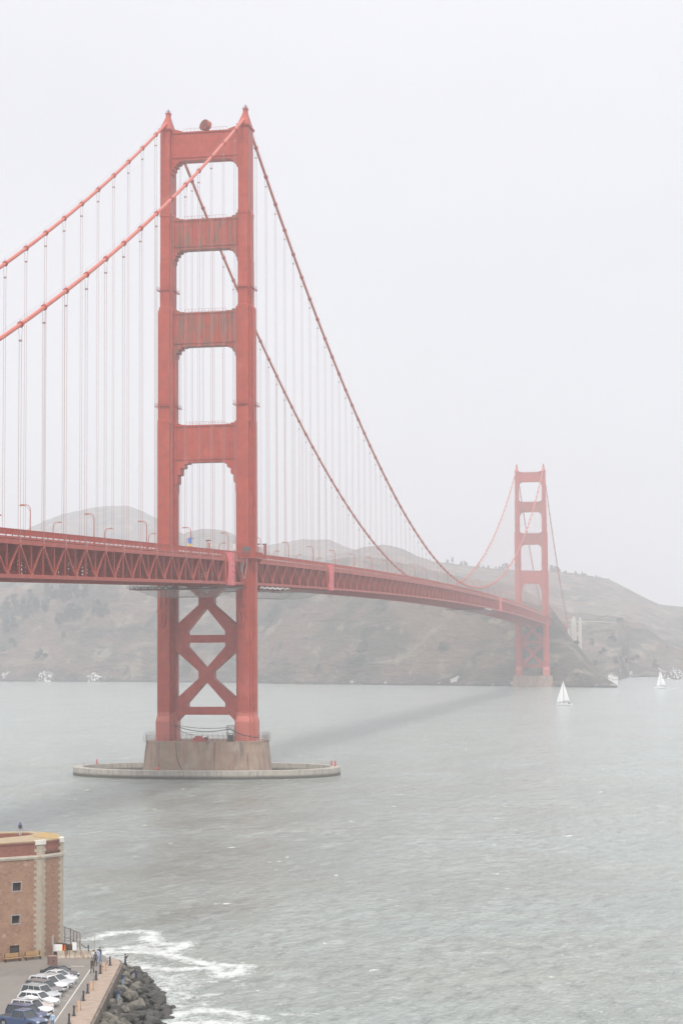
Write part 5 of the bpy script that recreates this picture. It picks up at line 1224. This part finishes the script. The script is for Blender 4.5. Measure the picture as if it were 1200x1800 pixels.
q = atZ(173, 1692, GZ+.1); person((q.x, q.y, GZ), R(-20), K_['lil'], K_['ljean'], 'person in pale lilac shirt near the end of the sea walk', 'stand')
q = atZ(176.3, 1689, GZ); person((q.x, q.y, GZ), R(-30), K_['navy'], K_['jean'], 'person in navy with dark hair at the rocks by the sea walk end', 'stand', h=1.7)
q = atZ(93, 1809, GZ); person((q.x, q.y, GZ), R(170), K_['lb'], K_['jean'], 'person in a light blue shirt at the bottom edge by the cars', 'stand')
q = atZ(220.5, 1701.5, 4.5); person((q.x, q.y, 4.45), R(-60), K_['dk'], K_['dk'], 'person in black aiming a camera at the sea from the far rocks', 'photo', h=1.8)
q = atZ(239.5, 1727, 3.9); person((q.x, q.y, 3.9), R(-40), K_['navy'], K_['navy'], 'person in dark clothes standing among the dark outer boulders', 'stand')
q = atZ(216, 1735.5, 4.4); person((q.x, q.y, 4.4), R(-30), K_['navy'], K_['ljean'], 'person in navy jacket and light jeans on the pale boulders', 'stand', h=1.75)
q = atZ(208, 1763.5, 4.4); person((q.x, q.y, 4.4), R(-30), K_['navy'], K_['ljean'], 'person in navy and jeans on the boulders nearest the bottom', 'stand', h=1.75)

# ------------------------------------------------------------------ trees on the headlands
LEAF = [mat('foliage_a', (.045, .06, .04), .9), mat('foliage_b', (.06, .075, .045), .9), mat('foliage_c', (.035, .045, .035), .9)]
BARK = mat('bark', (.10, .08, .06), .9)
def tree_proto(seed, h, wd, low=False):
    r_ = random.Random(seed); t = empty('tree'); mb = MB()
    mb.tube([(0, 0, -1.5), (.1, 0, h*.35), (0, .2, h*.75)], [.35, .25, .1], 7)
    for k in range(5):
        a = r_.uniform(0, 6.28); z = h*r_.uniform(.25, .6); mb.tube([(0, 0, z), (math.cos(a)*wd*.5, math.sin(a)*wd*.5, z+h*.2)], [.16, .06], 5)
    mb.build('trunk', BARK, t)
    mb = MB(); cl_ = []
    for k in range(13):
        a = r_.uniform(0, 6.28); rr2 = wd*r_.uniform(.0, .62); z = h*(r_.uniform(.18, .92) if not low else r_.uniform(.15, .75)); cl_.append((math.cos(a)*rr2*(1.2-z/h*.7), math.sin(a)*rr2*(1.2-z/h*.7), z, wd*r_.uniform(.22, .42)))
    for x, y, z, s in cl_:
        mb.cur = r_.randrange(3)
        for _ in range(75):
            d_ = Vector((r_.gauss(0, 1), r_.gauss(0, 1), r_.gauss(0, .75))).normalized()*s*r_.uniform(.45, 1.08); c = Vector((x, y, z))+d_
            u = Vector((r_.gauss(0, 1), r_.gauss(0, 1), r_.gauss(0, 1))).normalized(); v = u.orthogonal().normalized(); e_ = r_.uniform(.25, .5)
            mb.add([c-u*e_, c+v*e_*.8, c+u*e_, c-v*e_*.8], [(0, 1, 2, 3)])
    mb.build('crown', LEAF, t, fix=False); return t
protos = [tree_proto(i, hh, ww, lo) for i, (hh, ww, lo) in enumerate(((12, 5.5, False), (9, 5.2, True), (15, 5.0, False), (6, 5.0, True)))]
used = set(); TREES = []
TENS = {20: 'twenty', 30: 'thirty', 40: 'forty', 50: 'fifty', 60: 'sixty', 70: 'seventy', 80: 'eighty'}
TENTH = {20: 'twentieth', 30: 'thirtieth', 40: 'fortieth', 50: 'fiftieth', 60: 'sixtieth', 70: 'seventieth', 80: 'eightieth'}
def ordw(i):
    return ORD[i-1] if i <= 20 else TENTH[i] if i % 10 == 0 else TENS[i//10*10]+' '+ORD[i % 10-1]
def put_tree(k, px, py, s, lab, grp, skyline=False):
    if skyline:
        for dy in range(0, 40, 2):
            p_ = ground_hit(px, py+dy)
            if p_: break
    else: p_ = ground_hit(px, py)
    if not p_: return
    o = protos[k] if k not in used else copy_tree(protos[k]); used.add(k)
    o.location = p_-Vector((0, 0, .4)); o.scale = (s,)*3; o.rotation_euler.z = random.uniform(0, 6.28); tag(o, lab, 'tree', grp); TREES.append((grp, px, o, lab))
tr = random.Random(3)
G1 = 'dark trees on the misty cliff below the deck'
# long diagonal wood: trees packed on the left slope
for (x0, y0, x1, y1, n_, wob) in ((0, 1108, 62, 1062, 16, 14), (0, 1080, 60, 1060, 10, 10), (60, 1075, 120, 1048, 16, 12), (115, 1050, 160, 1042, 12, 10), (100, 1100, 128, 1078, 8, 6), (162, 1082, 186, 1078, 8, 9), (128, 1090, 140, 1082, 4, 6)):
    for i in range(n_):
        f = tr.random(); put_tree(tr.choice([0, 0, 1, 2]), x0+(x1-x0)*f+tr.uniform(-4, 4), y0+(y1-y0)*f+tr.uniform(-wob, wob), tr.uniform(1.0, 1.5), 'dark bushy tree in the misty wood under the left deck', 'dark wooded trees under the left end of the deck')
for i, (px, py) in enumerate(((27, 1137), (22, 1130), (72, 1152), (80, 1156), (66, 1158), (5, 1145), (112, 1120), (142, 1076))):
    put_tree(3 if i % 2 else 1, px, py, tr.uniform(.9, 1.3), 'lone round bush low on the misty left slope', 'bushes on the lower left slope')
for i in range(40):
    px = tr.choice([tr.uniform(775, 830), tr.uniform(835, 900), tr.uniform(965, 985)]); put_tree(tr.choice([2, 0, 1, 1]), px, 978, tr.uniform(.6, 1.1), 'faint tree on the foggy skyline behind the cables', 'skyline trees between the towers', True)
for i in range(16):
    put_tree(tr.choice([1, 3]), tr.uniform(985, 1140), 985, tr.uniform(.5, .9), 'faint bush on the ridge right of the far tower', 'bushes on the right ridge line', True)
for i, (px, py) in enumerate(((1076, 1125), (1080, 1128), (1070, 1124), (1040, 1135), (1060, 1145), (1055, 1150), (1090, 1162), (1100, 1165), (1082, 1166), (1110, 1160), (1046, 1170), (1120, 1158), (1150, 1175), (1095, 1156), (1015, 1128), (1012, 1133), (1020, 1137), (1092, 1092), (1088, 1093))):
    put_tree(tr.choice([0, 1, 3]), px, py, tr.uniform(.7, 1.1), 'hazy bush on the brown slope above the beach', 'bushes above the cove beach')
for o in [p_ for i, p_ in enumerate(protos) if i not in used]:
    for ch in list(o.children): bpy.data.objects.remove(ch)
    bpy.data.objects.remove(o)

for g_ in {t_[0] for t_ in TREES}:
    for i, (_, px, o, lab) in enumerate(sorted((t_ for t_ in TREES if t_[0] == g_), key=lambda t_: t_[1])): o['label'] = f'{lab}, {ordw(i+1)} from the left'
# guano whitened sea rocks and the point
M['guano'] = mat('guano_rock', (.10, .095, .09), .9, col2=(.68, .67, .64), vscale=.35, thr=(.50, .56))
def sea_rock(px, py, w_, h_, seed, lab):
    q = atZ(px, py, WL); r_ = random.Random(seed); bm = bmesh.new(); bmesh.ops.create_icosphere(bm, subdivisions=4, radius=1)
    for v in bm.verts:
        c = v.co.copy(); v.co += c*(.45*noise.noise(c*1.6+Vector((seed, 3, 0)))+.22*noise.noise(c*4+Vector((0, seed, 1)))); v.co.x *= w_*.36; v.co.y *= w_*.28; v.co.z *= h_*.62
    me = bpy.data.meshes.new('sea_rock'); bm.to_mesh(me); bm.free(); me.materials.append(M['guano']); o = link('sea_rock', me, None, (q.x, q.y-5, WL-.1)); tag(o, lab, 'rock')
for a in ((1184, 1193, 30, 20, 1, 'tall white stained rock in the water at the right edge'), (1196, 1194, 24, 10, 6, 'low white stained rock at the right photo edge'), (1171, 1192.5, 14, 8, 8, 'small white stained rock left of the tall one by the right edge'), (805, 1201, 24, 24, 2, 'white stained rock at the cliff foot left of the far pier'), (84, 1198, 30, 22, 3, 'white stained rock on the left shore, the left of two'), (172, 1198, 40, 18, 4, 'white stained rock on the left shore, the right of two'),
          (205, 1198, 30, 10, 5, 'low pale rock just left of the near tower leg'), (1066, 1205, 18, 9, 9, 'dark jagged rock with white top at the tip of the point'), (1040, 1204, 22, 9, 12, 'dark rock mass below the bright slope near the point')): sea_rock(*a)
# old station building on the point
for i, (px, py, w_, h_) in enumerate(((1072, 1200, 5, 7), (1079, 1202, 6, 6))):
    q = atZ(px, py, WL+2); t = tag(empty('station_building', (q.x, q.y+8, WL)), ['small white station building on the point, left of two', 'small white station building at the very tip of the point'][i], 'building')
    mb = MB(); mb.box((-w_/2, -4, 0), (w_/2, 4, 3+h_)); mb.build('wall', M['white'], t); mb = MB(); mb.prism([(-w_/2-.3, 3+h_), (w_/2+.3, 3+h_), (0, 4.6+h_)], -4.3, 4.3); mb.build('roof', M['conc'], t)
    for x in (-w_/4, w_/4): mb = MB(); mb.box((x-.5, -4.06, 5.5), (x+.5, -4.01, 7)); mb.build('window', M['dark'], t)
# pale cut of the shore road with guard wall
mb = MB(); prev = None
for px, py in ((1004, 1090), (1020, 1089.5), (1040, 1089), (1060, 1089.5), (1080, 1091), (1100, 1094)):
    q = ground_hit(px, py+4)
    if q and prev: mb.bar(prev+Vector((0, 0, .4)), q+Vector((0, 0, .4)), .4, 1.0)
    prev = q
if mb.v: tag(mb.build('road_wall', M['conc']), 'thin pale wall along the shore road right of the far pylon', 'wall')

# ------------------------------------------------------------------ sea fog, even density
hz = bpy.data.materials.new('sea_haze'); hz.use_nodes = True; n = hz.node_tree.nodes; l = hz.node_tree.links; n.clear()
oo = n.new('ShaderNodeOutputMaterial'); pv = n.new('ShaderNodeVolumePrincipled'); pv.inputs['Color'].default_value = (.955, .955, .995, 1); pv.inputs['Density'].default_value = HAZE; pv.inputs['Anisotropy'].default_value = .25
l.new(pv.outputs[0], oo.inputs['Volume'])
mb = MB(); mb.box((-3560, -1260, -9), (3560, 4360, 420)); o = mb.build('haze', hz); o['kind'] = 'stuff'; o['label'] = 'pale sea fog'
